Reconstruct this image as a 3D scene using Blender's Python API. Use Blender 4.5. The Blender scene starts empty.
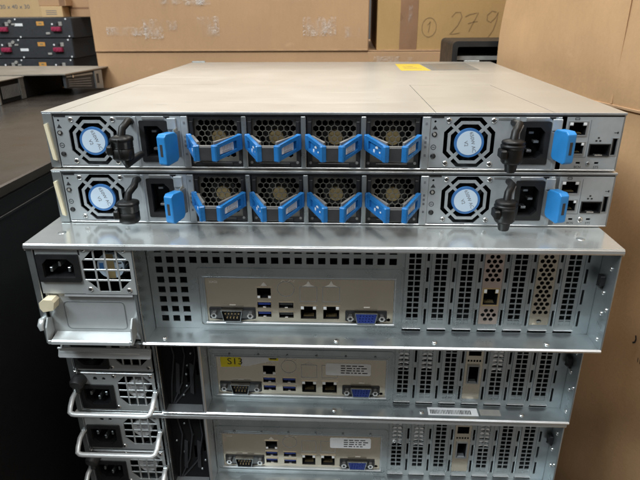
import bpy, bmesh, math, random
from mathutils import Vector, Matrix
random.seed(7)
S = bpy.context.scene
COL = S.collection
MM = 0.001
PI = math.pi

# ------------------------------------------------------------------ materials
def new_mat(name):
    m = bpy.data.materials.new(name); m.use_nodes = True
    nt = m.node_tree
    return m, nt, nt.nodes['Principled BSDF']

def noise_node(nt, scale, detail=4, rough=0.55, vec=None, sc3=None):
    n = nt.nodes.new('ShaderNodeTexNoise'); n.inputs['Scale'].default_value = scale
    n.inputs['Detail'].default_value = detail; n.inputs['Roughness'].default_value = rough
    if vec is None:
        tc = nt.nodes.new('ShaderNodeTexCoord'); vec = tc.outputs['Object']
    if sc3:
        mp = nt.nodes.new('ShaderNodeMapping'); mp.inputs['Scale'].default_value = sc3
        nt.links.new(vec, mp.inputs['Vector']); vec = mp.outputs['Vector']
    nt.links.new(vec, n.inputs['Vector'])
    return n

def ramp(nt, src, stops):
    r = nt.nodes.new('ShaderNodeValToRGB')
    e = r.color_ramp.elements
    e[0].position, e[0].color = stops[0][0], (*stops[0][1], 1)
    e[1].position, e[1].color = stops[-1][0], (*stops[-1][1], 1)
    for p, c in stops[1:-1]:
        k = e.new(p); k.color = (*c, 1)
    nt.links.new(src, r.inputs['Fac'])
    return r

def maprange(nt, src, a, b, c, d):
    m = nt.nodes.new('ShaderNodeMapRange')
    for i, v in zip(('From Min', 'From Max', 'To Min', 'To Max'), (a, b, c, d)):
        m.inputs[i].default_value = v
    nt.links.new(src, m.inputs['Value'])
    return m.outputs['Result']

def add_bump(nt, bsdf, src, strength, dist):
    b = nt.nodes.new('ShaderNodeBump'); b.inputs['Strength'].default_value = strength
    b.inputs['Distance'].default_value = dist
    nt.links.new(src, b.inputs['Height']); nt.links.new(b.outputs['Normal'], bsdf.inputs['Normal'])

def metal(name, c1, c2, r1, r2, metallic=0.95, nscale=60, bump=0.03, sc3=None, wear=0.0):
    m, nt, b = new_mat(name)
    n = noise_node(nt, nscale, 5, 0.6, sc3=sc3)
    n2 = noise_node(nt, nscale * 0.13, 3, 0.5)
    mx = nt.nodes.new('ShaderNodeMath'); mx.operation = 'ADD'
    nt.links.new(n.outputs['Fac'], mx.inputs[0]); nt.links.new(n2.outputs['Fac'], mx.inputs[1])
    r = ramp(nt, maprange(nt, mx.outputs[0], 0.65, 1.35, 0, 1), [(0, c1), (1, c2)])
    nt.links.new(r.outputs['Color'], b.inputs['Base Color'])
    rough = maprange(nt, mx.outputs[0], 0.65, 1.35, r1, r2)
    if wear:                                            # fine handling scratches and greasy smears in the gloss
        tot = rough
        for rot, scl, lo in ((0.9, (26, 700, 14), 0.68), (-0.75, (800, 30, 14), 0.69), (0.35, (5, 60, 6), 0.60)):
            tc = nt.nodes.new('ShaderNodeTexCoord'); mp = nt.nodes.new('ShaderNodeMapping')
            mp.inputs['Rotation'].default_value = (0, 0, rot); mp.inputs['Scale'].default_value = scl
            nt.links.new(tc.outputs['Object'], mp.inputs['Vector'])
            q = nt.nodes.new('ShaderNodeTexNoise'); q.inputs['Scale'].default_value = 1.0; q.inputs['Detail'].default_value = 3
            nt.links.new(mp.outputs['Vector'], q.inputs['Vector'])
            ad = nt.nodes.new('ShaderNodeMath'); ad.operation = 'MULTIPLY_ADD'
            nt.links.new(maprange(nt, q.outputs['Fac'], lo, lo + 0.08, 0, 1), ad.inputs[0]); ad.inputs[1].default_value = wear
            nt.links.new(tot, ad.inputs[2]); tot = ad.outputs[0]
        sm = noise_node(nt, 9, 5, 0.65)
        ad = nt.nodes.new('ShaderNodeMath'); ad.operation = 'MULTIPLY_ADD'
        nt.links.new(maprange(nt, sm.outputs['Fac'], 0.45, 0.7, 0, 1), ad.inputs[0]); ad.inputs[1].default_value = wear * 0.4
        nt.links.new(tot, ad.inputs[2]); rough = ad.outputs[0]
    nt.links.new(rough, b.inputs['Roughness'])
    b.inputs['Metallic'].default_value = metallic
    if bump: add_bump(nt, b, n.outputs['Fac'], bump, 0.0006)
    return m

def plastic(name, c, rough=0.45, nscale=90, var=0.15, bump=0.05, metallic=0, spec=0.5):
    m, nt, b = new_mat(name)
    n = noise_node(nt, nscale, 4)
    lo = tuple(x * (1 - var) for x in c); hi = tuple(min(1, x * (1 + var)) for x in c)
    r = ramp(nt, n.outputs['Fac'], [(0.3, lo), (0.7, hi)])
    nt.links.new(r.outputs['Color'], b.inputs['Base Color'])
    nt.links.new(maprange(nt, n.outputs['Fac'], 0.3, 0.7, rough - 0.06, rough + 0.08), b.inputs['Roughness'])
    b.inputs['Metallic'].default_value = metallic
    b.inputs['Specular IOR Level'].default_value = spec
    if 'blue_plastic' in name:                          # pale rubbed spots and dust
        w1 = noise_node(nt, 70, 6, 0.75)
        mk = nt.nodes.new('ShaderNodeMix'); mk.data_type = 'RGBA'
        nt.links.new(maprange(nt, w1.outputs['Fac'], 0.58, 0.72, 0, 0.45), mk.inputs[0])
        nt.links.new(r.outputs['Color'], mk.inputs[6]); mk.inputs[7].default_value = (*[min(1, x * 1.3 + 0.06) for x in c], 1)
        nt.links.new(mk.outputs[2], b.inputs['Base Color'])
    if bump: add_bump(nt, b, n.outputs['Fac'], bump, 0.0005)
    return m

M = {}
M['zinc'] = metal('zinc_plated_steel', (0.38, 0.42, 0.432), (0.60, 0.645, 0.66), 0.22, 0.42, metallic=0.86, nscale=34, bump=0.015)
M['zinc_dull'] = metal('dull_zinc_steel', (0.30, 0.32, 0.335), (0.42, 0.44, 0.455), 0.36, 0.50, metallic=0.75, bump=0.02)
M['zinc_lid'] = metal('bare_switch_lid', (0.53, 0.515, 0.47), (0.58, 0.565, 0.52), 0.325, 0.355, metallic=0.66, nscale=160, bump=0.006, sc3=(0.12, 1.6, 1), wear=0.03)
M['dull_lid'] = metal('dull_device_lid', (0.26, 0.235, 0.20), (0.34, 0.31, 0.27), 0.35, 0.45, metallic=0.6, bump=0.01)
M['edge'] = metal('bright_sheared_edge', (0.62, 0.64, 0.65), (0.74, 0.76, 0.77), 0.25, 0.38, metallic=0.85, bump=0)
M['steel_face'] = metal('grey_steel_faceplate', (0.42, 0.46, 0.485), (0.52, 0.56, 0.585), 0.34, 0.46, metallic=0.5, nscale=120, bump=0.02)
M['glossy_lid'] = metal('glossy_zinc_lid', (0.54, 0.57, 0.565), (0.66, 0.69, 0.68), 0.13, 0.20, metallic=0.68, nscale=30, bump=0.006, wear=0.05)
M['psu_face'] = metal('pale_power_supply_face', (0.48, 0.51, 0.515), (0.60, 0.63, 0.635), 0.28, 0.40, metallic=0.45, bump=0.015)
M['handle_steel'] = metal('pale_bail_handle', (0.62, 0.645, 0.65), (0.72, 0.745, 0.75), 0.28, 0.38, metallic=0.35, bump=0)
M['nickel'] = metal('warm_nickel_shield', (0.66, 0.585, 0.47), (0.76, 0.69, 0.57), 0.17, 0.26, metallic=0.95, nscale=35, bump=0)
M['dark_shell'] = metal('connector_shell_dark_sheen', (0.10, 0.10, 0.10), (0.17, 0.17, 0.165), 0.25, 0.4, bump=0)  # dark reflections on the connector shells put into the base colour
M['copper_tint'] = metal('pinkish_plated_bracket', (0.62, 0.50, 0.44), (0.74, 0.62, 0.56), 0.28, 0.42)
M['chrome'] = metal('bright_nickel', (0.78, 0.78, 0.77), (0.90, 0.90, 0.89), 0.14, 0.26, bump=0)
M['brass'] = plastic('pale_brass', (0.45, 0.34, 0.17), 0.35, metallic=0.5)
M['black'] = plastic('black_plastic', (0.014, 0.014, 0.015), 0.42)
M['black_matte'] = plastic('black_matte', (0.008, 0.008, 0.009), 0.7, bump=0, spec=0.2)
M['rubber'] = plastic('black_rubber', (0.0075, 0.0072, 0.007), 0.42, bump=0.12, nscale=300, spec=0.35)
M['blackmetal'] = plastic('black_painted_steel', (0.010, 0.010, 0.011), 0.36, nscale=700, bump=0.06)
M['darkpanel'] = plastic('dark_painted_panel', (0.030, 0.032, 0.036), 0.5, nscale=300)
M['sheen_top'] = metal('black_lid_brown_sheen', (0.040, 0.032, 0.026), (0.060, 0.050, 0.042), 0.24, 0.34, metallic=0.3, nscale=30, bump=0.01)  # black lid; brown of the reflected cartons is mixed into its colour
M['darkgrey'] = plastic('dark_grey_plastic', (0.035, 0.036, 0.038), 0.48)
M['grey'] = plastic('grey_plastic', (0.16, 0.155, 0.15), 0.45)
M['blue'] = plastic('blue_plastic', (0.018, 0.155, 0.42), 0.3, var=0.1)
M['blue_light'] = plastic('bright_blue_plastic', (0.025, 0.22, 0.55), 0.36, var=0.08)
M['ring_blue'] = plastic('blue_label_ring', (0.05, 0.17, 0.42), 0.4, bump=0)
M['port_blue'] = plastic('blue_port_insert', (0.010, 0.030, 0.20), 0.4, bump=0)
M['label'] = plastic('pale_label', (0.56, 0.68, 0.80), 0.4, var=0.03, bump=0)
M['white'] = plastic('white_paper', (0.78, 0.79, 0.80), 0.5, var=0.04, bump=0)
M['cream'] = plastic('cream_plastic', (0.78, 0.70, 0.50), 0.45, var=0.05)
M['yellow'] = plastic('yellow_sticker', (0.58, 0.43, 0.05), 0.5, var=0.06, bump=0, spec=0.2)
M['yellow_bright'] = plastic('bright_yellow_tape', (0.85, 0.72, 0.02), 0.45, var=0.04, bump=0)
M['ink'] = plastic('black_ink', (0.02, 0.02, 0.022), 0.6, bump=0)
M['pen'] = plastic('faded_pen', (0.25, 0.155, 0.066), 0.6, bump=0)
M['lid_label'] = plastic('worn_grey_label', (0.17, 0.16, 0.14), 0.5, bump=0, spec=0.25)
M['greyink'] = plastic('grey_ink', (0.16, 0.17, 0.19), 0.6, bump=0)
M['print_white'] = plastic('pale_print', (0.60, 0.56, 0.50), 0.6, bump=0)
M['magenta'] = plastic('magenta_connector', (0.30, 0.025, 0.07), 0.4, bump=0)
M['orange'] = plastic('orange_label', (0.62, 0.30, 0.07), 0.5, bump=0)
M['dust'] = plastic('grey_label', (0.30, 0.29, 0.27), 0.5, bump=0)
M['tape'] = plastic('brown_packing_tape', (0.27, 0.15, 0.085), 0.3, nscale=25, bump=0.1)
M['floor'] = plastic('dark_concrete', (0.10, 0.095, 0.09), 0.7, nscale=8, var=0.3)
M['silver_foil'] = metal('silver_foil', (0.8, 0.82, 0.84), (0.95, 0.95, 0.95), 0.2, 0.35, metallic=0.6)

def cardboard(name, c, flute='Z'):
    m, nt, b = new_mat(name)
    tc = nt.nodes.new('ShaderNodeTexCoord')
    big = noise_node(nt, 4.5, 4, 0.6, tc.outputs['Object'])
    fine = noise_node(nt, 260, 3, 0.6, tc.outputs['Object'])
    fib = noise_node(nt, 60, 5, 0.65, tc.outputs['Object'], sc3=(1.6, 1.6, 0.5) if flute == 'Z' else (0.5, 1.6, 1.6))
    a = nt.nodes.new('ShaderNodeMath'); a.operation = 'MULTIPLY_ADD'
    nt.links.new(fib.outputs['Fac'], a.inputs[0]); a.inputs[1].default_value = 0.25
    nt.links.new(big.outputs['Fac'], a.inputs[2])
    a2 = nt.nodes.new('ShaderNodeMath'); a2.operation = 'MULTIPLY_ADD'
    nt.links.new(fine.outputs['Fac'], a2.inputs[0]); a2.inputs[1].default_value = 0.25
    nt.links.new(a.outputs[0], a2.inputs[2])
    r = ramp(nt, maprange(nt, a2.outputs[0], 0.45, 1.05, 0, 1),
             [(0, tuple(x * 0.84 for x in c)), (0.5, c), (1, tuple(x * 1.14 for x in c))])
    nt.links.new(r.outputs['Color'], b.inputs['Base Color'])
    sc = noise_node(nt, 14, 6, 0.7, tc.outputs['Object'], sc3=(1, 1, 1.6))
    mk = nt.nodes.new('ShaderNodeMix'); mk.data_type = 'RGBA'
    nt.links.new(maprange(nt, sc.outputs['Fac'], 0.63, 0.74, 0, 0.35), mk.inputs[0])
    nt.links.new(r.outputs['Color'], mk.inputs[6]); mk.inputs[7].default_value = (*[min(1, x * 1.35 + 0.05) for x in c], 1)
    nt.links.new(mk.outputs[2], b.inputs['Base Color'])
    fl = nt.nodes.new('ShaderNodeTexWave'); fl.inputs['Scale'].default_value = 42; fl.bands_direction = 'X'
    fl.inputs['Distortion'].default_value = 0.25; nt.links.new(tc.outputs['Object'], fl.inputs['Vector'])
    f2 = nt.nodes.new('ShaderNodeMath'); f2.operation = 'MULTIPLY_ADD'; f2.inputs[1].default_value = 0.035
    nt.links.new(fl.outputs['Fac'], f2.inputs[0]); nt.links.new(a2.outputs[0], f2.inputs[2]); a2 = f2
    b.inputs['Roughness'].default_value = 0.55
    b.inputs['Specular IOR Level'].default_value = 0.3
    add_bump(nt, b, a2.outputs[0], 0.22, 0.003)
    return m
M['card'] = cardboard('brown_cardboard', (0.45, 0.275, 0.15))
M['card_yellow'] = cardboard('yellowish_cardboard', (0.44, 0.275, 0.115))
M['card_pink'] = cardboard('pinkish_cardboard', (0.54, 0.335, 0.18))
M['card_pale'] = cardboard('pale_cardboard', (0.58, 0.40, 0.21))
M['card_edge'] = plastic('cut_cardboard_edge', (0.40, 0.25, 0.14), 0.8)

def film_mat():
    m = bpy.data.materials.new('crinkled_film_painted_glare'); m.use_nodes = True
    nt = m.node_tree; nt.nodes.clear()
    out = nt.nodes.new('ShaderNodeOutputMaterial')
    tr = nt.nodes.new('ShaderNodeBsdfTransparent')
    gl = nt.nodes.new('ShaderNodeBsdfPrincipled'); gl.inputs['Base Color'].default_value = (0.72, 0.71, 0.69, 1); gl.inputs['Roughness'].default_value = 0.2; gl.inputs['Specular IOR Level'].default_value = 0.9  # pale base colour paints the white glare on the clear film
    mix = nt.nodes.new('ShaderNodeMixShader')
    n = noise_node(nt, 55, 4, 0.6, sc3=(1.3, 1, 0.5))
    big = noise_node(nt, 16, 2, 0.5)
    mu = nt.nodes.new('ShaderNodeMath'); mu.operation = 'MULTIPLY'
    nt.links.new(maprange(nt, n.outputs['Fac'], 0.40, 0.66, 0.05, 0.9), mu.inputs[0])
    nt.links.new(maprange(nt, big.outputs['Fac'], 0.38, 0.62, 0.04, 0.6), mu.inputs[1])
    nt.links.new(mu.outputs[0], mix.inputs['Fac'])
    bp = nt.nodes.new('ShaderNodeBump'); bp.inputs['Strength'].default_value = 1.0; bp.inputs['Distance'].default_value = 0.006
    n2 = noise_node(nt, 130, 3, 0.6)
    nt.links.new(n2.outputs['Fac'], bp.inputs['Height']); nt.links.new(bp.outputs['Normal'], gl.inputs['Normal'])
    nt.links.new(tr.outputs[0], mix.inputs[1]); nt.links.new(gl.outputs[0], mix.inputs[2])
    nt.links.new(mix.outputs[0], out.inputs['Surface'])
    return m
M['film'] = film_mat()

# ------------------------------------------------------------------ mesh builder (millimetres, x right, y away, z up)
class MB:
    def __init__(s): s.v = []; s.f = []; s.m = []; s.sm = []; s.mats = []
    def mi(s, mat):
        if mat not in s.mats: s.mats.append(mat)
        return s.mats.index(mat)
    def raw(s, vs, fs, mat, smooth=False, tf=None):
        o = len(s.v); i = s.mi(mat)
        for p in vs:
            p = Vector(p)
            s.v.append(tf @ p if tf else p)
        for f in fs:
            s.f.append([o + k for k in f]); s.m.append(i); s.sm.append(smooth)
        return s
    def box(s, x0, x1, y0, y1, z0, z1, mat, b=0.25, tf=None):
        cx, cy, cz = (x0 + x1) / 2, (y0 + y1) / 2, (z0 + z1) / 2
        h = (abs(x1 - x0) / 2, abs(y1 - y0) / 2, abs(z1 - z0) / 2)
        b = min(b, 0.45 * min(h))
        vs = []; idx = {}
        for sx in (-1, 1):
            for sy in (-1, 1):
                for sz in (-1, 1):
                    for a in range(3):
                        d = [h[0] - b, h[1] - b, h[2] - b]; d[a] = h[a]
                        idx[(sx, sy, sz, a)] = len(vs)
                        vs.append((cx + sx * d[0], cy + sy * d[1], cz + sz * d[2]))
        fs = []
        sg = (-1, 1)
        for t in sg:
            fs.append([idx[(t, -1, -1, 0)], idx[(t, 1, -1, 0)], idx[(t, 1, 1, 0)], idx[(t, -1, 1, 0)]])
            fs.append([idx[(-1, t, -1, 1)], idx[(1, t, -1, 1)], idx[(1, t, 1, 1)], idx[(-1, t, 1, 1)]])
            fs.append([idx[(-1, -1, t, 2)], idx[(1, -1, t, 2)], idx[(1, 1, t, 2)], idx[(-1, 1, t, 2)]])
        for a in sg:
            for c in sg:
                fs.append([idx[(a, c, -1, 0)], idx[(a, c, -1, 1)], idx[(a, c, 1, 1)], idx[(a, c, 1, 0)]])
                fs.append([idx[(a, -1, c, 0)], idx[(a, -1, c, 2)], idx[(a, 1, c, 2)], idx[(a, 1, c, 0)]])
                fs.append([idx[(-1, a, c, 1)], idx[(-1, a, c, 2)], idx[(1, a, c, 2)], idx[(1, a, c, 1)]])
        for a in sg:
            for c in sg:
                for d in sg:
                    fs.append([idx[(a, c, d, 0)], idx[(a, c, d, 1)], idx[(a, c, d, 2)]])
        return s.raw(vs, fs, mat, False, tf)
    def cyl(s, p0, p1, r0, mat, r1=None, n=16, smooth=True, caps=True):
        return s.tube([p0, p1], [r0, r0 if r1 is None else r1], mat, n, smooth, caps)
    def tube(s, pts, rad, mat, n=10, smooth=True, caps=True, flat=1.0):
        pts = [Vector(p) for p in pts]
        if not isinstance(rad, (list, tuple)): rad = [rad] * len(pts)
        vs = []; fs = []
        up = None
        for i, p in enumerate(pts):
            d = (pts[min(i + 1, len(pts) - 1)] - pts[max(i - 1, 0)]).normalized()
            if up is None:
                up = Vector((0, 0, 1)) if abs(d.z) < 0.9 else Vector((1, 0, 0))
            a = d.cross(up).normalized(); up = a.cross(d).normalized()
            for k in range(n):
                t = 2 * PI * k / n
                vs.append(p + a * math.cos(t) * rad[i] + up * math.sin(t) * rad[i] * flat)
        for i in range(len(pts) - 1):
            for k in range(n):
                fs.append([i * n + k, i * n + (k + 1) % n, (i + 1) * n + (k + 1) % n, (i + 1) * n + k])
        s.raw(vs, fs, mat, smooth)
        if caps:
            s.raw(vs[:n], [list(range(n))], mat); s.raw(vs[-n:], [list(range(n))], mat)
        return s
    def prism(s, poly, y0, y1, mat, tf=None):       # polygon in xz extruded along y
        n = len(poly)
        vs = [(x, y0, z) for x, z in poly] + [(x, y1, z) for x, z in poly]
        fs = [list(range(n)), list(range(n, 2 * n))] + [[k, (k + 1) % n, n + (k + 1) % n, n + k] for k in range(n)]
        return s.raw(vs, fs, mat, False, tf)
    def prismz(s, poly, z0, z1, mat, tf=None):      # polygon in xy extruded along z
        n = len(poly)
        vs = [(x, y, z0) for x, y in poly] + [(x, y, z1) for x, y in poly]
        fs = [list(range(n)), list(range(n, 2 * n))] + [[k, (k + 1) % n, n + (k + 1) % n, n + k] for k in range(n)]
        return s.raw(vs, fs, mat, False, tf)
    def cavity(s, x0, x1, z0, z1, y0, y1, mat):     # five inner faces, open towards -y
        vs = [(x0, y0, z0), (x1, y0, z0), (x1, y0, z1), (x0, y0, z1), (x0, y1, z0), (x1, y1, z0), (x1, y1, z1), (x0, y1, z1)]
        fs = [[4, 5, 6, 7], [0, 1, 5, 4], [1, 2, 6, 5], [2, 3, 7, 6], [3, 0, 4, 7]]
        return s.raw(vs, fs, mat)
    def strip(s, path, x0, x1, t, mat):             # sheet profile in yz swept along x (path of (y,z))
        n = len(path); P = [Vector((a, b)) for a, b in path]
        nr = []
        for i in range(n):
            d = (P[min(i + 1, n - 1)] - P[max(i - 1, 0)]).normalized(); nr.append(Vector((-d.y, d.x)))
        poly = [P[i] + nr[i] * t / 2 for i in range(n)] + [P[i] - nr[i] * t / 2 for i in reversed(range(n))]
        m = len(poly)
        vs = [(x0, p.x, p.y) for p in poly] + [(x1, p.x, p.y) for p in poly]
        fs = [[k, (k + 1) % m, m + (k + 1) % m, m + k] for k in range(m)]
        for i in range(n - 1):
            q = [i, i + 1, m - 2 - i, m - 1 - i]
            fs.append(q); fs.append([k + m for k in q])
        return s.raw(vs, fs, mat)
    def plate(s, outline, holes, y0, y1, mat):      # sheet in the xz plane with holes
        cu = bpy.data.curves.new('tmp', 'CURVE'); cu.dimensions = '2D'; cu.fill_mode = 'BOTH'
        cu.extrude = abs(y1 - y0) / 2
        for poly in [outline] + list(holes):
            sp = cu.splines.new('POLY'); sp.points.add(len(poly) - 1); sp.use_cyclic_u = True
            for k, (x, z) in enumerate(poly): sp.points[k].co = (x, z, 0, 1)
        ob = bpy.data.objects.new('tmp', cu)
        me = bpy.data.meshes.new_from_object(ob)
        ym = (y0 + y1) / 2
        vs = [(v.co.x, ym - v.co.z, v.co.y) for v in me.vertices]
        fs = [list(p.vertices) for p in me.polygons]
        bpy.data.objects.remove(ob); bpy.data.curves.remove(cu); bpy.data.meshes.remove(me)
        return s.raw(vs, fs, mat)
    def text(s, body, x, z, size, y, mat, rot=0.0, align='CENTER', th=0.1, sx=1.0, tf=None):
        cu = bpy.data.curves.new('tmp', 'FONT'); cu.body = body; cu.size = size
        cu.align_x = align; cu.align_y = 'CENTER'; cu.extrude = th / 2; cu.resolution_u = 3
        ob = bpy.data.objects.new('tmp', cu)
        me = bpy.data.meshes.new_from_object(ob)
        c, sn = math.cos(rot), math.sin(rot)
        vs = []
        for v in me.vertices:
            a, b = v.co.x * sx, v.co.y
            vs.append((x + c * a - sn * b, y - v.co.z, z + sn * a + c * b))
        fs = [list(p.vertices) for p in me.polygons]
        bpy.data.objects.remove(ob); bpy.data.curves.remove(cu); bpy.data.meshes.remove(me)
        return s.raw(vs, fs, mat, False, tf)
    def stroke(s, pts, w, y, mat, th=0.2):          # pen line on an xz plane
        P = [Vector(p) for p in pts]; n = len(P); L = []; Rr = []
        for i in range(n):
            d = (P[min(i + 1, n - 1)] - P[max(i - 1, 0)]).normalized(); nn = Vector((-d.y, d.x)) * w / 2
            L.append(P[i] + nn); Rr.append(P[i] - nn)
        vs = [(q.x, y, q.y) for q in L + Rr]
        fs = [[i, i + 1, n + i + 1, n + i] for i in range(n - 1)]
        return s.raw(vs, fs, mat)
    def screw(s, x, y, z, r, mat='chrome', h=0.9):
        mt = M[mat]
        s.tube([(x, y, z), (x, y - h * 0.6, z), (x, y - h, z)], [r, r, r * 0.7], mt, 14)
        s.box(x - r * 0.6, x + r * 0.6, y - h - 0.06, y - h + 0.1, z - r * 0.13, z + r * 0.13, M['black'], 0.01)
        s.box(x - r * 0.13, x + r * 0.13, y - h - 0.07, y - h + 0.1, z - r * 0.6, z + r * 0.6, M['black'], 0.01)
        return s
    def mesh(s, name, dz=0.0):
        me = bpy.data.meshes.new(name)
        me.from_pydata([((p.x) * MM, (p.y) * MM, (p.z + dz) * MM) for p in s.v], [], s.f)
        for mt in s.mats: me.materials.append(mt)
        me.polygons.foreach_set('material_index', s.m)
        me.polygons.foreach_set('use_smooth', s.sm)
        bm = bmesh.new(); bm.from_mesh(me)
        bmesh.ops.recalc_face_normals(bm, faces=bm.faces[:])
        bm.to_mesh(me); bm.free(); me.update()
        return me
    def build(s, name, parent=None, label=None, dz=0.0):
        o = bpy.data.objects.new(name, s.mesh(name, dz)); COL.objects.link(o)
        if parent: o.parent = parent
        if label: o['label'] = label
        return o

def rrect(x0, x1, z0, z1, r, n=4):
    r = min(r, abs(x1 - x0) / 2.01, abs(z1 - z0) / 2.01); P = []
    for cx, cz, a0 in ((x1 - r, z1 - r, 0), (x0 + r, z1 - r, 90), (x0 + r, z0 + r, 180), (x1 - r, z0 + r, 270)):
        for k in range(n + 1):
            a = math.radians(a0 + 90 * k / n); P.append((cx + r * math.cos(a), cz + r * math.sin(a)))
    return P
def rect(x0, x1, z0, z1): return [(x0, z0), (x1, z0), (x1, z1), (x0, z1)]
def circ(cx, cz, r, n=14, a0=0): return [(cx + r * math.cos(a0 + 2 * PI * k / n), cz + r * math.sin(a0 + 2 * PI * k / n)) for k in range(n)]
def chamf(x0, x1, z0, z1, c): return [(x0 + c, z0), (x1 - c, z0), (x1, z0 + c), (x1, z1 - c), (x1 - c, z1), (x0 + c, z1), (x0, z1 - c), (x0, z0 + c)]

def tag(o, label, cat, group=None, kind=None):
    if label: o['label'] = label
    if cat: o['category'] = cat
    if group: o['group'] = group
    if kind: o['kind'] = kind
    return o
def thing(name, label, cat, loc=(0, 0, 0), rz=0.0, group=None):
    o = bpy.data.objects.new(name, None); COL.objects.link(o)
    o.empty_display_size = 0.02
    o.location = loc; o.rotation_euler = (0, 0, rz)
    return tag(o, label, cat, group)

# ------------------------------------------------------------------ shared connectors
def c14_socket(x0, x1, z0, z1, y, portrait=False, flip=False):
    """black inlet: frame, sunk octagonal well and three blades"""
    mb = MB(); w = x1 - x0; h = z1 - z0
    if portrait: ix, iz = w * 0.17, h * 0.13
    else: ix, iz = w * 0.13, h * 0.16
    a0, a1, b0, b1 = x0 + ix, x1 - ix, z0 + iz, z1 - iz
    c = min(a1 - a0, b1 - b0) * 0.27
    if portrait: well = [(a0, b0), (a1 - c, b0), (a1, b0 + c), (a1, b1 - c), (a1 - c, b1), (a0, b1)]
    elif flip: well = [(a0 + c, b0), (a1 - c, b0), (a1, b0 + c), (a1, b1), (a0, b1), (a0, b0 + c)]
    else: well = [(a0, b0), (a1, b0), (a1, b1 - c), (a1 - c, b1), (a0 + c, b1), (a0, b1 - c)]
    mb.plate(rrect(x0, x1, z0, z1, 1.2), [well], y, y + 3.0, M['black'])
    mb.plate(well[:] and rrect(x0 + 0.4, x1 - 0.4, z0 + 0.4, z1 - 0.4, 1), [], y + 13, y + 14, M['black_matte'])
    n = len(well)
    vs = [(px, y + 2.9, pz) for px, pz in well] + [(px, y + 13.2, pz) for px, pz in well]
    mb.raw(vs, [[k, (k + 1) % n, n + (k + 1) % n, n + k] for k in range(n)], M['black_matte'])
    cx, cz = (x0 + x1) / 2, (z0 + z1) / 2
    if portrait: pins = [(cx - 1.5, cz + 7), (cx + 3.0, cz), (cx - 1.5, cz - 7)]; pw, ph = 1.9, 0.9
    else:
        sgn = -1 if flip else 1
        pins = [(cx - 7, cz - 2 * sgn), (cx, cz + 2.6 * sgn), (cx + 7, cz - 2 * sgn)]; pw, ph = 0.9, 1.9
    for px, pz in pins: mb.box(px - pw, px + pw, y + (5.5 if portrait else 2.6), y + 13, pz - ph, pz + ph, M['zinc_dull' if portrait else 'zinc'], 0.2)
    return mb

def rj45(x0, x1, z0, z1, y, tab='bottom', metalmat=None):
    mb = MB(); w = x1 - x0; h = z1 - z0; mm = metalmat or M['nickel']
    e = 0.8
    a0, a1, b0, b1 = x0 + e, x1 - e, z0 + e, z1 - e
    nx = (a1 - a0) * 0.22; nz = (b1 - b0) * 0.26
    if tab == 'bottom': hole = [(a0, b0 + nz), (a0 + nx, b0 + nz), (a0 + nx, b0), (a1 - nx, b0), (a1 - nx, b0 + nz), (a1, b0 + nz), (a1, b1), (a0, b1)]
    else: hole = [(a0, b0), (a1, b0), (a1, b1 - nz), (a1 - nx, b1 - nz), (a1 - nx, b1), (a0 + nx, b1), (a0 + nx, b1 - nz), (a0, b1 - nz)]
    mb.plate(rect(x0, x1, z0, z1), [hole], y - 0.5, y + 0.6, mm)
    mb.cavity(a0 - 0.2, a1 + 0.2, b0 - 0.2, b1 + 0.2, y + 0.5, y + 11, M['black_matte'])
    zl = b0 + nz * 0.45 if tab == 'bottom' else b1 - nz * 0.45
    for s in (-1, 1):                                   # clear light guides in the two corners
        xx = (x0 + x1) / 2 + s * (w / 2 - e - nx * 0.5)
        mb.box(xx - nx * 0.42, xx + nx * 0.42, y - 0.62, y - 0.4, zl - nz * 0.4, zl + nz * 0.4, M['white'], 0.05)
    for k in range(8):                                  # contacts
        xx = a0 + (a1 - a0) * (0.2 + 0.6 * k / 7)
        zz = b1 - 0.9 if tab == 'bottom' else b0 + 0.9
        mb.box(xx - 0.18, xx + 0.18, y + 2.5, y + 8, zz - 0.25, zz + 0.25, M['brass'], 0.02)
    return mb

def usb(x0, x1, z0, z1, y, tongue):
    mb = MB(); e = 0.6
    mb.plate(rrect(x0, x1, z0, z1, 0.6), [rect(x0 + e, x1 - e, z0 + e, z1 - e)], y - 0.5, y + 0.8, M['nickel'])
    mb.cavity(x0 + e - .1, x1 - e + .1, z0 + e - .1, z1 - e + .1, y + 0.7, y + 12, M['black_matte'])
    zt = z1 - e - 0.1; hh = (z1 - z0) * 0.42
    mb.box(x0 + 1.2, x1 - 1.2, y + 0.3, y + 10, zt - hh, zt, M[tongue], 0.1)
    mb.box((x0 + x1) / 2 - 1.2, (x0 + x1) / 2 + 1.2, y - 0.1, y + 4, z0 + e, z0 + e + 0.5, M['chrome'], 0.05)
    return mb

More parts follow.
